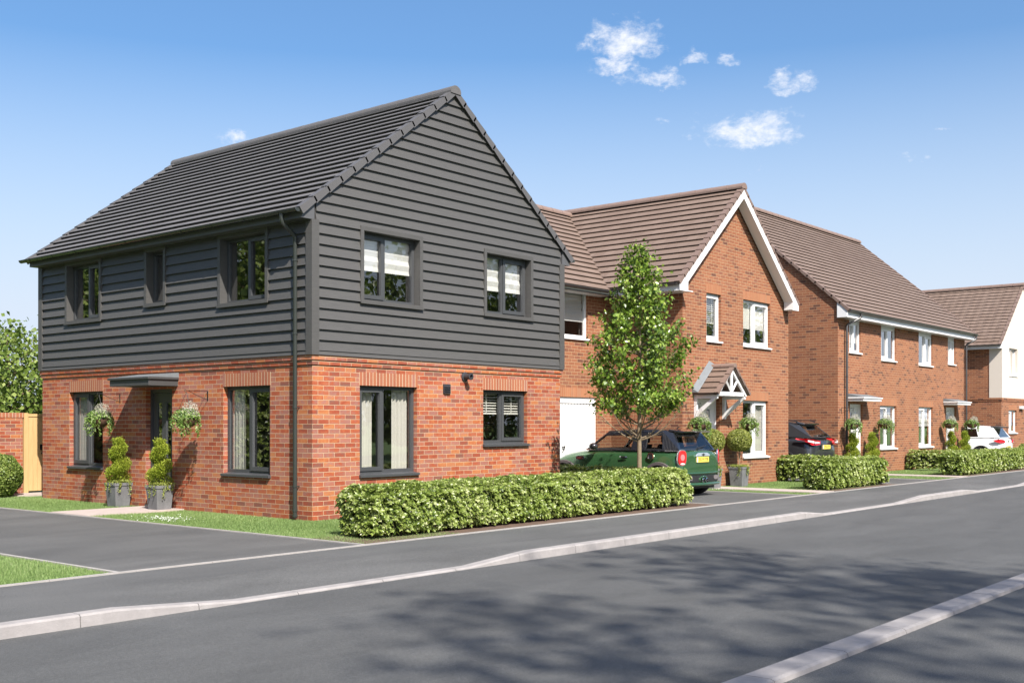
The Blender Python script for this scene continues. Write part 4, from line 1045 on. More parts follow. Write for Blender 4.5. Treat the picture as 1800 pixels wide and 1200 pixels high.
# ================================================================ TREES
BARK = plain('bark', (.20, .15, .095), .9, var=.35, scale=14, bmp=.6)
TREEL = leaf_mat('tree_leaves', [(.04, .08, .010), (.085, .15, .015), (.15, .24, .025), (.25, .35, .05), (.46, .53, .15)], .34, .32, .6)
DARKL = leaf_mat('background_leaves', [(.055, .095, .015), (.10, .155, .025), (.16, .225, .04), (.24, .31, .07), (.36, .42, .13)], .35, .45, .4)
def bush(label, c, r, n, size, mat):
    b = thing('bush', label, 'bush', (c[0], c[1], 0)); d = RNG.normal(size=(n, 3)); d /= np.linalg.norm(d, axis=1, keepdims=True)
    rad = 1-np.abs(RNG.normal(0, .06, n))+.06*np.sin(d[:, 0]*7)*np.sin(d[:, 2]*6+d[:, 1]*5)
    P = d*rad[:, None]*np.array(r)+np.array(c); k = P[:, 2] > .03
    leaf_cloud('foliage', P[k], (d+RNG.normal(0, .6, d.shape))[k], size, mat, b)
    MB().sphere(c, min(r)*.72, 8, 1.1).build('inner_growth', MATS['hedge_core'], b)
    return b
bush('rounded dark green bush against the garden wall at the far left', (-.55, 9.35, .42), (.62, .42, .50), 16000, .045, DARKL)

def limb_points(p0, p1, bend, n=5):
    p0, p1 = Vector(p0), Vector(p1); out = []
    for i in range(n+1):
        t = i/n; q = p0.lerp(p1, t); q.z -= bend*math.sin(PI*t)*(p1-p0).length; out.append(q)
    return out
def tree(name, label, loc, h, z0, prof, trunk_r, nlimb, nleaf, size, leafm, group=None, rise=.9, spread=.06, lean=(0, 0), cat='tree', seed=1, gap=0.0, fork=0):
    """prof(t): crown radius at relative height t of the crown; limbs start on the trunk and rise to the outline"""
    rnd = random.Random(seed); rng = np.random.default_rng(seed)
    t = thing(name, label, cat, loc, group); L = Vector(loc)
    top = L+Vector((lean[0], lean[1], h*.97)); tr = []; N = 9
    for i in range(N+1):
        f = i/N; tr.append(L.lerp(top, f)+Vector((rnd.uniform(-1, 1), rnd.uniform(-1, 1), 0))*trunk_r*.35*(f > 0))
    rad = [trunk_r*(1.25 if i == 0 else 1)*(1-.93*(i/N)**1.1)+.004 for i in range(N+1)]
    def tp(z):
        f = min(.999, max(0, z/(h*.97)))*N; i = int(f); return tr[i].lerp(tr[i+1], f-i), rad[i]*(1-(f-i))+rad[i+1]*(f-i)
    m1 = MB(); m1.tube(tr, rad, 10); m1.build('trunk', BARK, t, smooth=True)
    lm = MB(); tips = []; ga = rnd.random()*6
    for k in range(nlimb):
        f = (k+.5)/nlimb; zt = z0+(h-z0)*f**.92; R = prof((zt-z0)/(h-z0)); ga += 2.399963+rnd.uniform(-.3, .3)
        R *= rnd.uniform(.86, 1.06) if rnd.random() < .8 else rnd.uniform(.5, .8)
        e = L+Vector((lean[0], lean[1], 0))*(zt/h)+Vector((R*math.cos(ga), R*math.sin(ga), zt))
        zb = max(z0*.78, zt-R*rise-.05); s, sr = tp(zb)
        pts = limb_points(s, e, .10+rnd.uniform(-.03, .05)); r0 = min(sr*.42, trunk_r*.30)
        lm.tube(pts, [r0*(1-i/5)**.8+.0035 for i in range(6)], 6, caps=False)
        Ln = (e-s).length
        tips.append((pts, Ln, r0))
        for j in range(4 if nlimb < 90 else 2):
            u = rnd.uniform(.3, .92); i = int(u*5); q = pts[i].lerp(pts[i+1], u*5-i)
            d = (e-s).normalized()+Vector((rnd.uniform(-1, 1), rnd.uniform(-1, 1), rnd.uniform(-.35, .7)))*.75
            e2 = q+d.normalized()*Ln*rnd.uniform(.22, .42)*(1.1-u*.5); p2 = limb_points(q, e2, .04, 3)
            lm.tube(p2, [.3*r0+.003, .2*r0+.003, .003, .002], 5, caps=False); tips.append((p2, Ln*.35, r0*.3))
    lm.build('limbs', BARK, t, smooth=True)
    w = np.array([x[1]+.05 for x in tips]); idx = rng.choice(len(tips), nleaf, p=w/w.sum()); P = np.empty((nleaf, 3)); D = np.empty((nleaf, 3))
    for i, k in enumerate(idx):
        pts = tips[k][0]; n_ = len(pts)-1; u = (rng.random()**.62); u = .22+.80*u
        u = min(u, .9999); a = int(u*n_); q = pts[a].lerp(pts[a+1], u*n_-a); dd = pts[-1]-pts[0]
        P[i] = q; D[i] = dd.normalized()
    C = np.array([tp(z)[0] for z in np.clip(P[:, 2]-L.z, 0, h*.96)]); out = P-C
    P += rng.normal(0, spread, P.shape)
    n_ = rng.normal(0, .8, P.shape)+out/np.maximum(np.linalg.norm(out, axis=1, keepdims=True), .01)*.5; n_[:, 2] += .6
    T = D+rng.normal(0, .6, P.shape); 
    k = P[:, 2] > (z0*.8 if h > 6 else z0+.09)+L.z+rng.random(nleaf)*(.0 if h > 6 else .16)+(0 if h > 6 else .22*np.hypot(P[:, 0]-L.x, P[:, 1]-L.y))
    rn = np.clip(rng.normal(.48, .24, nleaf), 0, 1)
    leaf_cloud('crown', P[k], n_[k], size, leafm, t, T=T[k], width=.44, fold=.12, droop=.45, rnd=rn[k])
    return t
def interp(tab):
    xs, ys = zip(*tab); return lambda t: float(np.interp(t, xs, ys))
tree('street_tree', 'slim young tree with a pointed leafy crown standing behind the long hedge', (6.1, -2.03, 0), 4.80, 1.40,
     interp([(0, .12), (.06, .50), (.12, .92), (.24, 1.0), (.38, .98), (.5, .92), (.62, .82), (.73, .62), (.82, .40), (.9, .32), (.96, .20), (1, .05)]), .044, 80, 12800, .072, TREEL, rise=.66, spread=.066, lean=(-.02, .0), seed=5)
dome = interp([(0, .35), (.15, .85), (.4, 1), (.65, .88), (.85, .55), (1, .08)])
def big(label, loc, h, r, nleaf, size, seed, z0f=.18, grp='trees around the street'):
    return tree('garden_tree', label, loc, h, h*z0f, lambda t: r*dome(t), .05+h*.014, 80, nleaf, size, DARKL, group=grp, rise=.5, spread=.16+r*.05, seed=seed)
big('tall leafy tree behind the garden wall at the far left', (.6, 16.5, 0), 5.0, 2.2, 17000, .125, 11, .03)
big('broad leafy tree further back beyond the garden wall', (-1.5, 19.5, 0), 4.9, 2.8, 17000, .14, 12, .03)
big('leafy tree just beyond the gate behind the boarded house', (4.2, 18.5, 0), 4.3, 2.4, 13000, .14, 13, .03)
# trees beyond the frame: mirrored in the windows and shading the road
for i, (x, y, h, r) in enumerate([(-12.5, 13, 8.2, 3.3), (-13.5, 19, 9.0, 3.6), (-11, 25.5, 8.5, 3.5), (-15.5, 7.5, 8.5, 3.4), (-19, 26, 9.5, 3.8), (-14.5, 1.5, 7.5, 3.0), (-20.5, 13, 10, 4), (-19, -3, 8.5, 3.4), (-13.5, 31, 9, 3.6)]):
    big(['round leafy tree standing across the drive from the front door', 'taller tree across the drive, second from the street', 'tree across the drive, level with the garden wall', 'tree across the drive, nearest the street', 'far tree across the drive beyond the others', 'smaller tree across the drive beside the left lawn', 'tallest tree across the drive, behind the front row', 'tree on the corner furthest left along the street', 'tree at the back of the row across the drive'][i], (x, y, 0), h, r, 9000, .24, 20+i, .06)
for i, (x, y, h, r) in enumerate([(13, -25, 10.5, 4.0), (20, -26.5, 11.2, 4.2), (27.5, -25, 10.4, 4.0), (34.5, -27, 11.6, 4.4), (43, -26, 10.8, 4.2), (52, -28, 11.5, 4.6), (62, -26, 11, 4.4)]):
    big(['first', 'second', 'third', 'fourth', 'fifth', 'sixth', 'seventh'][i]+' leafy tree in the row across the road, counted from the left', (x, y, 0), h, r, 6500, .30, 40+i, .06, 'row of trees across the road')
def shade_tree(label, loc, h, r, z0, nleaf, seed):
    return tree('roadside_tree', label, loc, h, z0, lambda t: r*dome(t), .22, 46, nleaf, .26, DARKL, group='tall roadside trees behind the viewpoint', rise=.35, spread=.26, seed=seed)
shade_tree('tall open tree behind the viewpoint shading the middle of the road', (-12.5, -24.3, 0), 20, 2.0, 15, 520, 61)
shade_tree('tall open tree behind the viewpoint shading the far lane', (-8.0, -23.5, 0), 20, 2.0, 15.2, 560, 62)
shade_tree('tall open tree behind the viewpoint shading the near kerb', (-8.4, -26.9, 0), 20.5, 2.3, 15, 800, 63)
shade_tree('tall open tree behind the viewpoint shading the near pavement', (-12.3, -27.6, 0), 20.5, 1.9, 15, 450, 64)

# ================================================================ POTTED PLANTS
POTM = concrete_mat('pot_slate', (.15, .15, .155), .3)
CONIF = leaf_mat('conifer_sprays', [(.10, .15, .01), (.18, .24, .015), (.27, .33, .03), (.38, .42, .06)], .3, .6, .3)
BOXL = leaf_mat('box_leaves', [(.10, .13, .015), (.17, .20, .03), (.26, .29, .055), (.38, .39, .13)], .3, .5, .4)
TRAIL = leaf_mat('trailing_leaves', [(.13, .17, .03), (.24, .28, .05), (.36, .38, .10)], .3, .5, .4)
IVY = leaf_mat('ivy_leaves', [(.05, .11, .015), (.11, .20, .03), (.20, .31, .06), (.42, .48, .22)], .35, .45, .4)
FLOW = leaf_mat('pale_flowers', [(.42, .44, .30), (.62, .60, .50), (.78, .72, .68)], .4, .7, .2)
def pot(root, top=.36, bot=.27, h=.44):
    mb = MB(); a, b = top/2, bot/2
    R = lambda s, z: [(-s, -s, z), (s, -s, z), (s, s, z), (-s, s, z)]
    def band(p, q):
        for i in range(4): j = (i+1) % 4; mb.face([p[i], p[j], q[j], q[i]])
    r0, r1, r2, r3, r4, r5 = R(b, 0), R(a-.012, h-.05), R(a, h-.05), R(a, h), R(a-.03, h), R(a-.045, h-.07)
    mb.face(r0[::-1]); band(r0, r1); band(r1, r2); band(r2, r3); band(r3, r4); band(r4, r5)
    mb.build('pot', POTM, root, world=False)
    MB().box(-a+.04, a-.04, -a+.04, a-.04, h-.09, h-.05).build('compost', SOILM, root, world=False)
    # trailing plant over the rim
    Q = []; n = 900; ang = RNG.uniform(0, 2*PI, n)
    for i in range(n):
        c, s = math.cos(ang[i]), math.sin(ang[i]); m = max(abs(c), abs(s)); rr = (a*.7+abs(RNG.normal(0, .04)))/m
        Q.append((c*rr*RNG.uniform(.5, 1.12), s*rr*RNG.uniform(.5, 1.12), h+RNG.uniform(-.02, .05)))
    for k in range(9):
        t = RNG.uniform(-a*.8, a*.8); sd = k % 4; ln = RNG.uniform(.08, .24)
        for j in range(34):
            z = h-ln*j/34; o = a+.012+RNG.normal(0, .008); q = t+RNG.normal(0, .014)
            Q.append([(q, -o, z), (-o, q, z), (o, q, z), (q, o, z)][sd])
    Q = np.array(Q); leaf_cloud('trailing_foliage', Q, RNG.normal(size=Q.shape)+[0, 0, .4], .026, TRAIL, root)
def place(root, loc, rz=0): root.location = loc; root.rotation_euler = (0, 0, rz); return root
def spiral_topiary(label, loc, rz=0, sc=1.0, grp='spiral topiary pots by the front doors', phase=0.0):
    r = thing('spiral_topiary', label, 'potted plant', (0, 0, 0), grp); pot(r)
    MB().tube([(0, 0, .38), (0, 0, 1.15)], .012, 6).build('stem', BARK, r, world=False)
    P = []; N = []; n = 7000; z0, z1 = .50, 1.20
    for i in range(n):
        t = RNG.random()**1.05; z = z0+(z1-z0)*t; turns = 2.2; th = phase+t*turns*2*PI
        R = .105*(1-t)**.6+.03; tube = (.150+.03*math.sin(t*19))*(1-t*.36)
        d = RNG.normal(size=3); d /= np.linalg.norm(d); rr = tube*(1-abs(RNG.normal(0, .14)))
        c = np.array([math.cos(th)*(R-tube*.3), math.sin(th)*(R-tube*.3), z]); P.append(c+d*rr*np.array([1.1, 1.1, .82])); N.append(d)
    P, N = np.array(P), np.array(N)
    # little upright sprays
    P = P+RNG.normal(0, .012, P.shape); T = N*.7+np.array([0, 0, .9])+RNG.normal(0, .5, P.shape)
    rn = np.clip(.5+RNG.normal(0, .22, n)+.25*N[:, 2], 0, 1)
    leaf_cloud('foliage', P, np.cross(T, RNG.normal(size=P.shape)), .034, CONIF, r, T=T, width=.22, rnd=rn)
    return place(r, loc, rz)
def ball_topiary(label, loc, rz=0):
    r = thing('ball_topiary', label, 'potted plant', (0, 0, 0), 'ball topiary pots beside the porch'); pot(r, .38, .30, .47)
    MB().tube([(0, 0, .4), (.012, 0, .6), (-.005, 0, .95)], .014, 6).build('stem', BARK, r, world=False, smooth=True)
    n = 6500; d = RNG.normal(size=(n, 3)); d /= np.linalg.norm(d, axis=1, keepdims=True)
    P = d*(.31*(1-np.abs(RNG.normal(0, .05, n))))[:, None]*[1, 1, .92]+[0, 0, 1.10]
    P[:, 2] = np.maximum(P[:, 2], .88+RNG.normal(0, .02, n))
    leaf_cloud('foliage', P, d+RNG.normal(0, .6, d.shape), .032, BOXL, r)
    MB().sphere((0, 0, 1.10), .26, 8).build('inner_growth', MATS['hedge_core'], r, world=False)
    return place(r, loc, rz)
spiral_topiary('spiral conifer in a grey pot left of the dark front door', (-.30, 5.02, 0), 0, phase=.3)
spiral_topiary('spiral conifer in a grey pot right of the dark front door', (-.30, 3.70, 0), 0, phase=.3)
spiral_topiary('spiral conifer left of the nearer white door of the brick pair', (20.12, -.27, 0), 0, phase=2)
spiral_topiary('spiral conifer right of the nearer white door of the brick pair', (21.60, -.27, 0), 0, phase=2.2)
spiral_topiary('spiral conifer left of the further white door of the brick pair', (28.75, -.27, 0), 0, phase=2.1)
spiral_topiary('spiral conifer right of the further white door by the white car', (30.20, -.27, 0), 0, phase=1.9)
ball_topiary('ball topiary in a pot left of the porch, half hidden by the green car', (11.60, -.42, 0))
ball_topiary('ball topiary in a tall grey pot right of the porch', (12.93, -.42, 0))

# ================================================================ HANGING BASKETS
def bracket(house, W, a, z=2.06, reach=.42):
    mb = MB(); W.box(mb, a-.010, a+.010, .001, .008, z-.16, z+.005)
    mb.tube([W.P(a, .004, z), W.P(a, reach, z)], .0055, 6); mb.tube([W.P(a, .004, z-.15), W.P(a, reach*.55, z-.07), W.P(a, reach*.92, z)], .0045, 6)
    mb.tube([W.P(a, reach, z), W.P(a, reach+.03, z+.02), W.P(a, reach+.035, z-.01), W.P(a, reach, z-.03)], .0045, 6)
    return mb.build('basket_bracket', BLACKM(), house)
def basket(label, loc, seed):
    rng = np.random.default_rng(seed); r = thing('hanging_basket', label, 'hanging basket', (0, 0, 0), 'hanging baskets by the front doors')
    R = .19   # origin is the hook; rim hangs .42 below
    zr = -.46
    MB().lathe([(R*math.sin(a)+1e-4, zr-R*.85*math.cos(a)) for a in [PI/2*i/7 for i in range(8)]], n=20).build('bowl', concrete_mat('coir_liner', (.10, .05, .028), .4), r, world=False, smooth=True)
    mb = MB(); mb.tube([(R*math.cos(a), R*math.sin(a), zr) for a in [2*PI*i/20 for i in range(21)]], .007, 6); mb.build('rim', BLACKM(), r, world=False)
    for k in range(3):
        a = 2*PI*k/3+.4; MB().tube([(0, 0, -.02), (R*math.cos(a), R*math.sin(a), zr)], .0035, 5).build('chain', BLACKM(), r, world=False)
    n = 900; d = rng.normal(size=(n, 3)); d /= np.linalg.norm(d, axis=1, keepdims=True); d[:, 2] = np.abs(d[:, 2])
    P = d*[.24, .24, .17]*(rng.random(n)**.35)[:, None]+[0, 0, zr+.01]; leaf_cloud('upper_foliage', P, d+rng.normal(0, .6, d.shape), .035, IVY, r, rnd=rng.random(n))
    n = 1300; d = rng.normal(size=(n, 3)); d /= np.linalg.norm(d, axis=1, keepdims=True); d[:, 2] = np.abs(d[:, 2])
    side = np.array([.02, -.06, .0]); P = d*[.17, .17, .26]*(rng.random(n)**.5)[:, None]+[0, 0, zr+.04]+side
    T = d+[0, 0, .8]; leaf_cloud('flowers', P, rng.normal(size=P.shape), .020, FLOW, r, T=T, width=.3, rnd=rng.random(n))
    Q = []
    for k in range(21):
        a = rng.uniform(0, 2*PI); ln = rng.uniform(.12, .38); rad = R*rng.uniform(.98, 1.25)
        for j in range(int(ln/.0085)):
            t = j*.0085; Q.append((math.cos(a)*(rad+.03*math.sin(t*14)) + rng.normal(0, .014), math.sin(a)*(rad+.02)+rng.normal(0, .014), zr+.03-t))
    Q = np.array(Q); leaf_cloud('trailing_foliage', Q, rng.normal(size=Q.shape), .034, IVY, r, rnd=np.clip(rng.normal(.6, .25, len(Q)), 0, 1))
    return place(r, loc)
for (h_, W_, a, lab) in ((H1, W1['west'], 2.72, 'flower basket on the red brick right of the dark front door'), (H1, W1['west'], 5.47, 'flower basket in front of the left ground floor window of the boarded house'),
                         (H2, W2['south'], 10.98, 'flower basket left of the porch above the green car'), (H2, W2['south'], 13.34, 'flower basket right of the porch in front of the window'),
                         (H3, S3, 19.96, 'flower basket at the drainpipe left of the nearer canopy door'), (H3, S3, 22.42, 'flower basket before the slatted window right of the nearer canopy door'),
                         (H3, S3, 28.38, 'flower basket left of the further canopy door'), (H3, S3, 30.78, 'flower basket right of the further canopy door, above the white car')):
    rc = .42 if h_ is H1 else .36
    bracket(h_, W_, a, 2.06 if h_ is H1 else 1.97, rc)
    p = W_.P(a, rc, 2.055 if h_ is H1 else 1.96); basket(lab, p, int(a*100))

# ================================================================ CARS
def evaluated_copy(o, name):
    dg = bpy.context.evaluated_depsgraph_get(); me = bpy.data.meshes.new_from_object(o.evaluated_get(dg)); me.name = name; return me
def text_mesh(name, body, size, mat, parent, loc, rot, extrude=.001, sx=1.0):
    c = bpy.data.curves.new(name, 'FONT'); c.body = body; c.size = size; c.extrude = extrude; c.align_x = 'CENTER'; c.align_y = 'CENTER'
    t = bpy.data.objects.new(name, c); COL.objects.link(t); me = evaluated_copy(t, name); bpy.data.objects.remove(t)
    M = Matrix.Translation(loc) @ rot @ Matrix.Diagonal((sx, 1, 1, 1)); me.transform(M)
    me.materials.clear(); me.materials.append(mat); o = bpy.data.objects.new(name, me); COL.objects.link(o); o.parent = parent; return o
TYRE = plain('tyre_rubber', (.018, .018, .019), .8); RIMM = plain('alloy', (.35, .35, .36), .3, metal=.9); CHROME = plain('car_chrome', (.75, .75, .77), .12, metal=1.0)
CARBLK = plain('car_black_plastic', (.02, .02, .022), .45); INTM = plain('car_interior', (.022, .020, .020), .8)
REDL = plain('red_lens', (.55, .012, .018), .12, coat=1.0, var=.25, scale=14); CLEARL = plain('clear_lens', (.62, .60, .60), .15, coat=1.0)
PLATEY = plain('plate_yellow', (.80, .60, .10), .4, var=.03); PLATEK = plain('plate_black', (.015, .015, .015), .5)
def loft_body(root, name, st, mat, axles, wheel_r, well_r, hw):
    """st: (y, half width, z bottom, z shoulder, z top centre)"""
    bm = bmesh.new(); rings = []
    for (y, w, zb, zs, zt) in st:
        h = zs-zb
        half = [(0, zb), (.70*w, zb), (.95*w, zb+.06), (1.0*w, zb+.34*h), (.992*w, zb+.60*h), (.955*w, zb+.86*h), (.885*w, zs), (.62*w, zt), (0, zt)]
        pts = half+[(-x, z) for x, z in half[-2:0:-1]]
        rings.append([bm.verts.new((x, y, z)) for x, z in pts])
    n = len(rings[0])
    for a, b in zip(rings[:-1], rings[1:]):
        for i in range(n): j = (i+1) % n; bm.faces.new([a[i], a[j], b[j], b[i]])
    for rg, rev in ((rings[0], False), (rings[-1], True)):
        # cap as strips so that it subdivides evenly
        m = n//2
        for i in range(m):
            q = [rg[i], rg[i+1], rg[(n-i-1) % n], rg[(n-i) % n]]; q = [v for k, v in enumerate(q) if v not in q[:k]]
            if len(q) >= 3:
                try: bm.faces.new(q)
                except ValueError: pass
    bmesh.ops.recalc_face_normals(bm, faces=bm.faces)
    me = bpy.data.meshes.new(name); bm.to_mesh(me); bm.free()
    o = bpy.data.objects.new(name, me); COL.objects.link(o)
    s = o.modifiers.new('sub', 'SUBSURF'); s.levels = 3; s.render_levels = 3
    tmp = []
    for ya in axles:
        for sx in (-1, 1):
            c = MB().tube([(sx*(hw-.26), ya, wheel_r), (sx*(hw+.2), ya, wheel_r)], well_r, 40).build('cut', None); tmp.append(c)
            b = o.modifiers.new('cut', 'BOOLEAN'); b.operation = 'DIFFERENCE'; b.solver = 'EXACT'; b.object = c
    me2 = evaluated_copy(o, name); bpy.data.objects.remove(o)
    for c in tmp: bpy.data.objects.remove(c)
    me2.materials.clear(); me2.materials.append(mat)
    for p in me2.polygons: p.use_smooth = True
    try: me2.set_sharp_from_angle(angle=math.radians(35))
    except Exception: pass
    o = bpy.data.objects.new(name, me2); COL.objects.link(o); o.parent = root; return o
def wheel(root, x, y, r, sx, w=.20, spokes=5):
    mb = MB(); mb.lathe([(r*.62, -w/2), (r*.9, -w/2), (r*.985, -w/2+.025), (r, -w/4), (r, w/4), (r*.985, w/2-.025), (r*.9, w/2), (r*.62, w/2), (r*.60, 0), (r*.62, -w/2)], (x, y, r), 32, 'x')
    t = mb.build('wheel', TYRE, root, world=False, smooth=True)
    mb = MB(); f = x+sx*(w/2-.02)
    mb.lathe([(r*.63, 0), (r*.63, sx*.02), (r*.57, sx*.018), (r*.56, -sx*.06)], (f, y, r), 28, 'x')
    mb.lathe([(.001, sx*.012), (r*.13, sx*.010), (r*.15, -sx*.02)], (f, y, r), 16, 'x')
    for k in range(spokes):
        a = 2*PI*k/spokes+.3; c, s = math.cos(a), math.sin(a)
        mb.tube([(f-sx*.005, y+c*r*.1, r+s*r*.1), (f-sx*.002, y+c*r*.6, r+s*r*.6)], [.035, .022], 4)
    mb.build('rim', RIMM, t, world=False)
    MB().lathe([(.001, 0), (r*.57, 0)], (x, y, r), 24, 'x').build('brake_disc', CARBLK, t, world=False)
def arch(root, x, y, r, sx, z, r0, r1, mat, out=.02):
    mb = MB(); m = 20; P = []
    for i in range(m+1):
        a = -.12+(PI+.24)*i/m; c, s = math.cos(a), math.sin(a)
        P.append(((x-sx*.03, y+c*r0, z+s*r0), (x+sx*out, y+c*(r0+.012), z+s*(r0+.012)), (x+sx*(out-.004), y+c*(r1-.01), z+s*(r1-.01)), (x-sx*.03, y+c*r1, z+s*r1)))
    for p, q in zip(P[:-1], P[1:]):
        for k in range(3): mb.face([p[k], q[k], q[k+1], p[k+1]])
    mb.build('arch_trim', mat, root, world=False, smooth=True)
def panel_quad(fr, gl, p00, p10, p11, p01, m, th, cen):
    """frame ring + glass of a window opening; m = margins (left,right,bottom,top) as fractions"""
    A = [Vector(p) for p in (p00, p10, p11, p01)]
    def bl(u, v): return (A[0]*(1-u)+A[1]*u)*(1-v)+(A[3]*(1-u)+A[2]*u)*v
    u0, u1, v0, v1 = m[0], 1-m[1], m[2], 1-m[3]
    n = (A[1]-A[0]).cross(A[3]-A[0]).normalized(); c = bl(.5, .5)-Vector(cen)
    if n.dot(c) < 0: n = -n
    def slabq(q): fr.hexa([p-n*th for p in q]+[p for p in q])
    slabq([bl(0, 0), bl(u0, 0), bl(u0, 1), bl(0, 1)]); slabq([bl(u1, 0), bl(1, 0), bl(1, 1), bl(u1, 1)])
    slabq([bl(u0, 0), bl(u1, 0), bl(u1, v0), bl(u0, v0)]); slabq([bl(u0, v1), bl(u1, v1), bl(u1, 1), bl(u0, 1)])
    if gl is not None: gl.face([bl(u0, v0)-n*.006, bl(u1, v0)-n*.006, bl(u1, v1)-n*.006, bl(u0, v1)-n*.006])
DGLASS = glass_mat('privacy_glass', (.30, .33, .36), 1.5, .03)
CGLASS = glass_mat('car_glass', (.84, .87, .85), 1.5, .02)
def cabin(root, G, frame_mat, roof_mat, sidefrac=None, glass=None, rear_top=.10):
    """G: dict of belt and roof outline: list of (y, belt half width, belt z, roof y, roof half width, roof z) from the windscreen back"""
    fr, gl = MB(), MB(); cen = (0, sum(g[0] for g in G)/len(G), G[0][2]+.15)
    kinds = sidefrac
    for i in range(len(G)-1):
        a, b = G[i], G[i+1]
        for sx in (-1, 1):
            p00, p10 = (sx*a[1], a[0], a[2]), (sx*b[1], b[0], b[2]); p11, p01 = (sx*b[4], b[3], b[5]), (sx*a[4], a[3], a[5])
            k = kinds[i]
            if k is None: 
                cc = MB(); n_ = Vector((sx, 0, 0)); q = [Vector(v) for v in (p00, p10, p11, p01)]; fr.hexa([v-n_*.05 for v in q]+q)
            else: panel_quad(fr, gl, p00, p10, p11, p01, k, .03, cen)
    for g, sgn in ((G[0], 1), (G[-1], -1)):
        panel_quad(fr, gl, (-g[1], g[0], g[2]), (g[1], g[0], g[2]), (g[4], g[3], g[5]), (-g[4], g[3], g[5]), (.055, .055, .04, rear_top if sgn < 0 else .10), .025, cen)
    fr.build('pillars', frame_mat, root, world=False, bevel=.004); gl.build('glazing', glass or CGLASS, root, world=False, recalc=False)
    # roof: crowned loft over the roof outline
    mb = MB(); rows = []
    N = 8; st = [(G[0][3]+.02, G[0][4], G[0][5]-.004)]+[(g[3], g[4], g[5]) for g in G[1:-1]]+[(G[-1][3]-.0, G[-1][4], G[-1][5])]
    for y, w, z in st:
        rows.append([(w*1.035*math.sin(t), y, z-.035+.082*math.cos(t)**.55) for t in [(-PI/2+PI*k/N)*.999 for k in range(N+1)]])
    for a, b in zip(rows[:-1], rows[1:]):
        for k in range(N): mb.face([a[k], a[k+1], b[k+1], b[k]])
    mb.face(rows[0]); mb.face(rows[-1]); mb.face([rows[0][0], rows[0][-1], rows[-1][-1], rows[-1][0]]) if len(st) == 2 else None
    o = mb.build('roof', roof_mat, root, world=False, smooth=True)
def lens_shape(root, name, mat, pts, depth, axis=(0, -1, 0)):
    mb = MB(); mb.prism(pts, Vector(axis)*depth); return mb.build(name, mat, root, world=False, bevel=.006)
def plate(root, x, y, z, txt, w=.52, h=.112, tilt=0.0):
    o = MB().box(x-w/2, x+w/2, y-.012, y, z-h/2, z+h/2).build('number_plate', PLATEY, root, world=False, bevel=.003)
    MB().box(x-w/2+.002, x-w/2+.05, y-.0135, y-.0125, z-h/2+.002, z+h/2-.002).build('plate_band', CLEARL, o, world=False)
    text_mesh('plate_text', txt, .098, PLATEK, o, (x+.025, y-.014, z), Matrix.Rotation(PI/2, 4, 'X'), sx=.90)
def oval(cx, cz, rx, rz, y, n=20, rot=0.0, p=1.0):
    out = []
    for k in range(n):
        a = 2*PI*k/n; c, s = math.cos(a), math.sin(a); u, v = rx*abs(c)**p*(1 if c >= 0 else -1), rz*abs(s)**p*(1 if s >= 0 else -1)
        out.append((cx+u*math.cos(rot)-v*math.sin(rot), y, cz+u*math.sin(rot)+v*math.cos(rot)))
    return out
def seats(root, xs, y, z, hz, mat):
    mb = MB()
    for x in xs:
        mb.hexa([(x-.22, y, z-.1), (x+.22, y, z-.1), (x+.22, y+.12, z-.1), (x-.22, y+.12, z-.1), (x-.19, y-.10, hz-.13), (x+.19, y-.10, hz-.13), (x+.19, y-.02, hz-.13), (x-.19, y-.02, hz-.13)])
        mb.box(x-.10, x+.10, y-.09, y-.02, hz-.10, hz+.04)
    mb.build('seats', mat, root, world=False, bevel=.02)

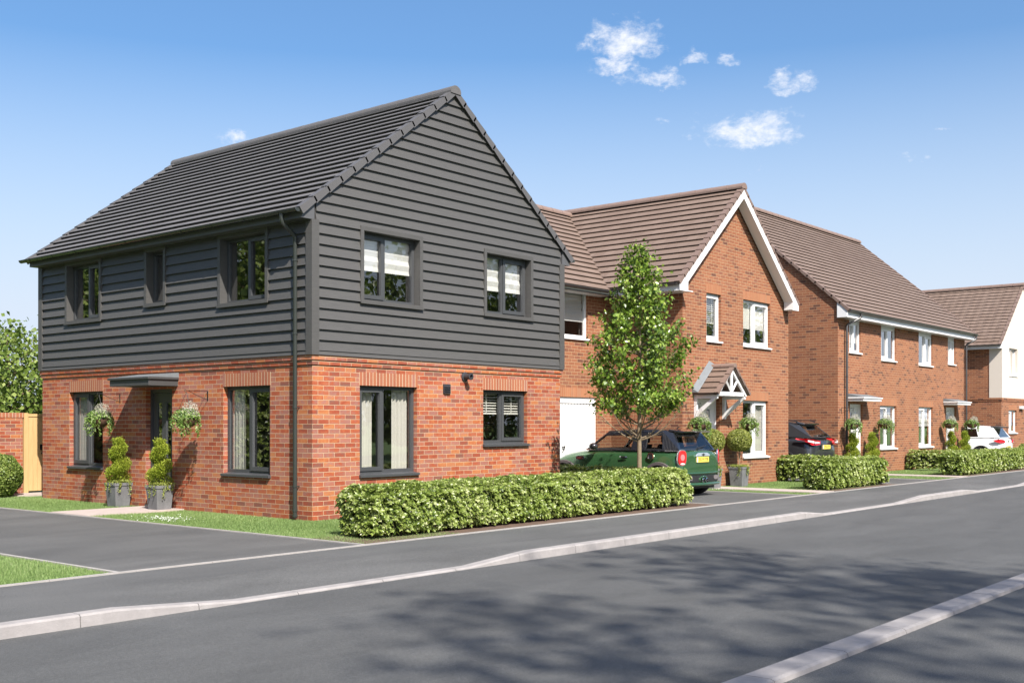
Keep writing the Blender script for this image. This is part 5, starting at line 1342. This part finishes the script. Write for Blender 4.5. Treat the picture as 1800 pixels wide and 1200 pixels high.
# ---- green hatchback with a black roof, on the drive of the gabled house
def green_car():
    r = thing('parked_car', 'green three-door hatchback with black roof parked behind the young tree', 'car', (0, 0, 0), 'cars parked on the drives')
    P = paint_mat('green_paint', (.045, .125, .048), .45, .24); HWd = .865
    st = [(-.01, .60, .38, .78, .80), (.0, .70, .30, .84, .90), (.05, .785, .24, .90, .955), (.20, .835, .21, .93, .965), (.52, .862, .20, .945, .965), (1.2, .865, .20, .945, .955), (2.1, .86, .20, .94, .95), (2.42, .85, .20, .925, .965), (2.8, .83, .20, .87, .925), (3.12, .80, .22, .79, .86), (3.36, .70, .28, .68, .76), (3.42, .58, .36, .60, .66)]
    ax = (.53, 2.96)
    loft_body(r, 'body', st, P, ax, .31, .345, HWd)
    DK = plain('arch_plastic', (.075, .062, .062), .7)
    for y in ax:
        for sx in (-1, 1): wheel(r, sx*(HWd-.13), y, .305, sx); arch(r, sx*(HWd-.012), y, 0, sx, .31, .335, .415, DK)
    BL = paint_mat('black_roof_paint', (.018, .019, .024), .2, .2)
    G = [(2.42, .74, .955, 1.92, .60, 1.345), (1.22, .785, .955, 1.20, .625, 1.372), (.88, .785, .958, .90, .62, 1.368), (.46, .775, .958, .56, .61, 1.352), (.10, .725, .955, .34, .565, 1.318)]
    cabin(r, G, BL, BL, sidefrac=[(.050, .02, .03, .22), None, (.02, .03, .03, .23), None], rear_top=.17)
    MB().box(-.76, .76, .30, 2.35, .93, .985).build('interior_deck', INTM, r, world=False)
    seats(r, (-.36, .36), 1.18, .96, 1.20, INTM); seats(r, (-.33, .33), .52, .96, 1.16, INTM)
    mb = MB(); mb.tube([(.38+.17*math.cos(a), 1.95+.05*math.sin(a), 1.02+.15*math.sin(a)) for a in [2*PI*k/16 for k in range(17)]], .016, 6); mb.build('steering_wheel', CARBLK, r, world=False)
    MB().box(-.10, .10, 1.86, 1.89, 1.235, 1.295).build('rear_view_mirror', CARBLK, r, world=False, bevel=.01)
    # roof spoiler
    mb = MB(); mb.hexa([(-.55, .12, 1.325), (.55, .12, 1.325), (.57, .46, 1.355), (-.57, .46, 1.355), (-.53, .10, 1.352), (.53, .10, 1.352), (.56, .46, 1.395), (-.56, .46, 1.395)]); mb.build('spoiler', BL, r, world=False, bevel=.008)
    mb = MB(); mb.tube([(-.0, .60, 1.40), (0, .55, 1.44), (0, .50, 1.45)], [.014, .01, .004], 6); mb.build('aerial', CARBLK, r, world=False)
    mb = MB(); mb.tube([(.02, .098, .985), (.05, .105, 1.01), (.38, .118, 1.045)], [.02, .012, .008], 6); mb.build('rear_wiper', CARBLK, r, world=False)
    # chrome belt line
    for sx in (-1, 1):
        mb = MB(); mb.tube([(sx*.79, 2.44, .952), (sx*.80, 1.2, .950), (sx*.79, .4, .952), (sx*.745, .10, .950)], .009, 6); mb.build('belt_trim', CHROME, r, world=False)
        # door mirror
        mb = MB(); mb.sphere((sx*.955, 2.08, 1.03), .10, 7, .72); m = mb.build('door_mirror', paint_mat('mirror_cap', (.035, .03, .03), .2, .25), r, world=False, smooth=True)
        MB().tube([(sx*.80, 2.10, .96), (sx*.90, 2.08, 1.0)], .02, 6).build('mirror_stalk', CARBLK, m, world=False)
        # tail light with chrome surround
        ca, sa = math.cos(sx*.45), math.sin(sx*.45)
        def cor(pts): return [(sx*.725+(x-sx*.70)*ca-(y-.05)*sa, .045+(x-sx*.70)*sa+(y-.05)*ca, z) for x, y, z in pts]
        dv = Vector((.03*sa, -.03*ca, 0))
        mb = MB(); mb.prism(cor(oval(sx*.70, .81, .115, .172, .060, 24, sx*.08, .72)), dv); mb.build('light_surround', CHROME, r, world=False, bevel=.006)
        mb = MB(); mb.prism(cor(oval(sx*.70, .81, .095, .152, .030, 24, sx*.08, .72)), dv*.6); tl = mb.build('tail_light', REDL, r, world=False, bevel=.008)
        mb = MB(); mb.prism(cor(oval(sx*.70, .69, .055, .018, .013, 12)), dv*.15); mb.build('reversing_lens', CLEARL, tl, world=False)
        mb = MB(); mb.prism(cor(oval(sx*.70, .82, .050, .066, .0125, 18)), dv*.12); mb.build('lamp_ring', plain('pink_lens', (.6, .16, .17), .2, coat=1), tl, world=False)
        # side scuttle, handle, fuel cap
        mb = MB(); q = oval(0, 0, .115, .048, 0, 16, 0, .6); mb.prism([(sx*.872, 2.50+x, .775+z) for x, _, z in q], (-sx*.03, 0, 0)); sc = mb.build('side_scuttle', CHROME, r, world=False, bevel=.004)
        mb = MB(); q = oval(0, 0, .06, .02, 0, 12, 0, .6); mb.prism([(sx*.874, 2.52+x, .775+z) for x, _, z in q], (sx*.003, 0, 0)); mb.build('scuttle_lens', plain('dark_red', (.10, .02, .02), .3), sc, world=False)
        mb = MB(); q = oval(0, 0, .085, .028, 0, 14); mb.prism([(sx*.862, 1.36+x, .80+z) for x, _, z in q], (sx*.006, 0, 0)); dh = mb.build('door_handle', CARBLK, r, world=False)
        mb = MB(); mb.tube([(sx*.868, 1.27, .812), (sx*.885, 1.32, .815), (sx*.885, 1.42, .815), (sx*.868, 1.46, .812)], .011, 6); mb.build('handle_bar', CHROME, dh, world=False)
    mb = MB(); mb.lathe([(.085, -.02), (.085, .012), (.06, .014), (.055, .004), (.001, .004)], (-.862, .70, .83), 20, 'x'); mb2 = MB()
    mb2.lathe([(.085, .02), (.085, -.012), (.06, -.014), (.055, -.004), (.001, -.004)], (-.862, .70, .83), 20, 'x'); fc = mb2.build('fuel_cap', CHROME, r, world=False)
    MB().lathe([(.05, -.008), (.001, -.008)], (-.862, .70, .83), 16, 'x').build('cap_centre', CARBLK, fc, world=False)
    # tailgate handle strip, plate, lower bumper
    mb = MB(); q = [(-.285, -.012, .835), (.285, -.012, .835), (.25, -.012, .875), (.17, -.012, .905), (-.17, -.012, .905), (-.25, -.012, .875)]; mb.prism(q, (0, -.028, 0)); hs = mb.build('boot_strip', plain('satin_strip', (.52, .60, .68), .25, metal=.5), r, world=False, bevel=.004)
    mb = MB(); mb.lathe([(.030, -.002), (.024, -.006), (.001, -.006)], (0, -.040, .866), 16, 'y')
    for sx in (-1, 1):
        for k in range(3): mb.box(min(sx*.034, sx*(.072-.008*k)), max(sx*.034, sx*(.072-.008*k)), -.044, -.040, .874-.009*k, .879-.009*k)
    mb.build('badge', PLATEK, hs, world=False)
    MB().box(-.29, .29, -.014, .02, .68, .832).build('plate_recess', P, r, world=False, bevel=.005)
    plate(r, 0, -.018, .765, 'EX19 VYB', .50, .112)
    MB().prism([(-.60, -.005, .30), (.60, -.005, .30), (.64, -.005, .36), (.60, -.005, .435), (-.60, -.005, .435), (-.64, -.005, .36)], (0, -.03, 0)).build('diffuser', CARBLK, r, world=False, bevel=.006)
    mb = MB(); mb.tube([(-.78, .10, .505), (-.66, -.035, .49), (0, -.055, .485), (.66, -.035, .49), (.78, .10, .505)], .018, 8); mb.tube([(-.70, .0, .265), (-.60, -.05, .262), (0, -.06, .255), (.60, -.05, .262), (.70, .0, .265)], .036, 8); mb.build('bumper_lip', P, r, world=False, smooth=True)
    for sx in (-1, 1):
        MB().prism(oval(sx*.52, .385, .085, .045, -.034, 14, 0, .6), (0, -.01, 0)).build('fog_lamp', plain('smoked_lens', (.16, .14, .14), .2, coat=1), r, world=False)
        mb = MB(); mb.lathe([(.042, .10), (.050, -.04), (.040, -.045), (.036, .05), (.001, .05)], (sx*.065, -.05, .335), 18, 'y'); mb.build('exhaust', CHROME, r, world=False, smooth=True)
    mb = MB(); mb.tube([(.16*math.cos(a), -.045, .335+.082*math.sin(a)) for a in [PI*k/12 for k in range(13)]], .016, 6); mb.build('exhaust_surround', P, r, world=False)
    MB().box(-.7, .7, .1, 3.2, .16, .22).build('underbody', CARBLK, r, world=False)
    return place(r, (9.065, -1.62, 0))
green_car()
def dark_suv():
    r = thing('parked_car', 'dark grey crossover with red and clear tail lights between the brick houses', 'car', (0, 0, 0), 'cars parked on the drives')
    P = paint_mat('charcoal_paint', (.040, .041, .045), .45, .28); H_ = .90
    st = [(-.01, .62, .42, .78, .82), (.02, .74, .34, .90, 1.0), (.10, .82, .28, 1.02, 1.08), (.30, .87, .26, 1.09, 1.12), (.75, .90, .24, 1.10, 1.12), (1.8, .90, .24, 1.06, 1.08), (3.0, .89, .24, 1.02, 1.06), (3.6, .86, .26, .94, 1.02), (4.05, .78, .30, .84, .93), (4.3, .60, .40, .70, .76)]
    ax = (.82, 3.45); loft_body(r, 'body', st, P, ax, .35, .385, H_)
    for y in ax:
        for sx in (-1, 1): wheel(r, sx*(H_-.13), y, .345, sx, .22); arch(r, sx*(H_-.012), y, 0, sx, .35, .375, .43, CARBLK, .015)
    G = [(3.0, .76, 1.07, 2.30, .60, 1.54), (1.95, .80, 1.08, 1.92, .63, 1.575), (1.12, .79, 1.11, 1.15, .62, 1.565), (.70, .76, 1.14, .86, .60, 1.545), (.10, .66, 1.13, .52, .52, 1.485)]
    cabin(r, G, P, P, sidefrac=[(.05, .03, .03, .18), (.03, .03, .03, .20), (.03, .12, .10, .24), None])
    MB().box(-.74, .74, .30, 2.9, 1.05, 1.12).build('interior_deck', INTM, r, world=False); seats(r, (-.38, .38), 1.85, 1.1, 1.38, INTM); seats(r, (-.38, .38), .95, 1.1, 1.36, INTM)
    mb = MB(); mb.hexa([(-.50, .40, 1.478), (.50, .40, 1.478), (.56, .60, 1.53), (-.56, .60, 1.53), (-.48, .38, 1.515), (.48, .38, 1.515), (.55, .60, 1.575), (-.55, .60, 1.575)]); mb.build('spoiler', P, r, world=False, bevel=.008)
    for sx in (-1, 1):
        mb = MB(); mb.tube([(sx*.57, .55, 1.57), (sx*.60, .75, 1.605), (sx*.60, 1.9, 1.61), (sx*.58, 2.2, 1.58)], .014, 6); mb.build('roof_rail', CARBLK, r, world=False)
        mb = MB(); T = [(sx*.40, -.035, .995), (sx*.42, -.035, 1.04), (sx*.72, .02, 1.08), (sx*.845, .16, 1.10), (sx*.875, .46, 1.115), (sx*.895, .47, 1.085), (sx*.885, .22, 1.035), (sx*.84, .09, .975), (sx*.80, .03, .925), (sx*.60, -.03, .925), (sx*.44, -.035, .94)]
        c = Vector((sx*.70, .10, 1.01)); mb.v = []; 
        for i in range(len(T)):
            a, b = Vector(T[i]), Vector(T[(i+1) % len(T)]); o_ = Vector((sx*.03, -.03, 0)); mb.face([a+o_, b+o_, c+o_]); mb.face([a, b, b+o_, a+o_])
        tl = mb.build('tail_light', REDL, r, world=False)
        mb = MB(); mb.hexa([(sx*.50, -.066, .975), (sx*.74, -.025, .965), (sx*.74, -.025, 1.025), (sx*.50, -.066, 1.005), (sx*.50, -.074, .975), (sx*.75, -.045, .965), (sx*.75, -.045, 1.025), (sx*.50, -.074, 1.005)]); mb.build('clear_lamp', CLEARL, tl, world=False)
        mb = MB(); mb.hexa([(sx*.76, -.02, .975), (sx*.90, .10, 1.02), (sx*.90, .10, 1.065), (sx*.76, -.02, 1.035), (sx*.775, -.04, .975), (sx*.915, .08, 1.02), (sx*.915, .08, 1.065), (sx*.775, -.04, 1.035)]); mb.build('clear_lamp', CLEARL, tl, world=False)
        MB().box(min(sx*.50, sx*.66), max(sx*.50, sx*.66), -.045, -.03, .53, .575).build('reflector', REDL, r, world=False)
        mb = MB(); mb.sphere((sx*1.0, 2.6, 1.12), .11, 7, .7); mb.build('door_mirror', P, r, world=False, smooth=True)
    plate(r, 0, -.04, .865, 'CP16 KTT', .50, .11)
    MB().prism([(-.36, -.028, .795), (.36, -.028, .795), (.33, -.028, .94), (-.33, -.028, .94)], (0, -.010, 0)).build('plate_recess', CARBLK, r, world=False)
    mb = MB(); mb.lathe([(.045, -.002), (.045, -.012), (.032, -.012), (.032, -.002)], (0, -.045, 1.01), 18, 'y'); mb.box(-.055, .055, -.06, -.05, 1.0, 1.02); mb.build('badge', CHROME, r, world=False)
    MB().box(-.62, .62, -.05, .02, .30, .47).build('lower_bumper', CARBLK, r, world=False, bevel=.02)
    mb = MB(); mb.tube([(.0, .20, 1.165), (.25, .235, 1.20)], [.014, .008], 6); mb.build('rear_wiper', CARBLK, r, world=False)
    return place(r, (18.05, -.33, 0))
dark_suv()
def white_car():
    r = thing('parked_car', 'white hatchback parked beyond the brick pair at the far end', 'car', (0, 0, 0), 'cars parked on the drives')
    P = plain('white_paint', (.78, .78, .78), .25, var=.02, coat=1.0); H_ = .88
    st = [(-.01, .62, .40, .76, .80), (.02, .74, .32, .86, .93), (.10, .81, .26, .93, .98), (.35, .86, .24, .98, 1.0), (.9, .88, .22, .98, 1.0), (2.0, .88, .22, .95, .97), (2.9, .87, .22, .92, .96), (3.5, .83, .24, .84, .92), (3.95, .74, .30, .74, .82), (4.15, .56, .40, .62, .68)]
    ax = (.72, 3.3); loft_body(r, 'body', st, P, ax, .33, .36, H_)
    for y in ax:
        for sx in (-1, 1): wheel(r, sx*(H_-.13), y, .32, sx); arch(r, sx*(H_-.012), y, 0, sx, .33, .35, .375, CARBLK, .012)
    G = [(2.85, .75, .965, 2.15, .60, 1.39), (1.80, .79, .975, 1.78, .63, 1.42), (.78, .78, .99, .95, .61, 1.405), (.10, .70, .985, .38, .55, 1.37)]
    cabin(r, G, P, P, sidefrac=[(.05, .03, .03, .16), (.03, .05, .06, .20), None], glass=DGLASS)
    MB().box(-.74, .74, .30, 2.8, .93, .99).build('interior_deck', INTM, r, world=False); seats(r, (-.38, .38), 1.7, .98, 1.25, INTM); seats(r, (-.38, .38), .85, .98, 1.22, INTM)
    mb = MB(); mb.hexa([(-.53, .12, 1.355), (.53, .12, 1.355), (.56, .46, 1.39), (-.56, .46, 1.39), (-.51, .08, 1.385), (.51, .08, 1.385), (.55, .46, 1.43), (-.55, .46, 1.43)]); mb.build('spoiler', CARBLK, r, world=False, bevel=.006)
    for sx in (-1, 1):
        mb = MB(); T = [(sx*.46, -.02, .86), (sx*.66, .0, .92), (sx*.80, .10, .93), (sx*.885, .34, .90), (sx*.88, .20, .84), (sx*.83, .08, .80), (sx*.72, .01, .80), (sx*.46, -.02, .80)]; c = Vector((sx*.72, .07, .86))
        for i in range(len(T)):
            a, b = Vector(T[i]), Vector(T[(i+1) % len(T)]); o_ = Vector((sx*.03, -.03, 0)); mb.face([a+o_, b+o_, c+o_]); mb.face([a, b, b+o_, a+o_])
        mb.build('tail_light', REDL, r, world=False)
        mb = MB(); mb.sphere((sx*.98, 2.4, 1.02), .10, 7, .7); mb.build('door_mirror', P, r, world=False, smooth=True)
        mb = MB(); mb.tube([(sx*.875, 1.05, .86), (sx*.90, 1.1, .865), (sx*.90, 1.22, .865), (sx*.875, 1.27, .86)], .012, 6); mb.build('door_handle', P, r, world=False)
    mb = MB(); mb.lathe([(.05, -.002), (.05, -.014), (.001, -.014)], (0, -.02, .85), 18, 'y'); mb.build('badge', CHROME, r, world=False)
    plate(r, 0, -.03, .62, 'LB17 VWO', .50, .11)
    MB().box(-.60, .60, -.04, .02, .28, .40).build('lower_bumper', CARBLK, r, world=False, bevel=.02)
    return place(r, (33.05, -.95, 0))
white_car()
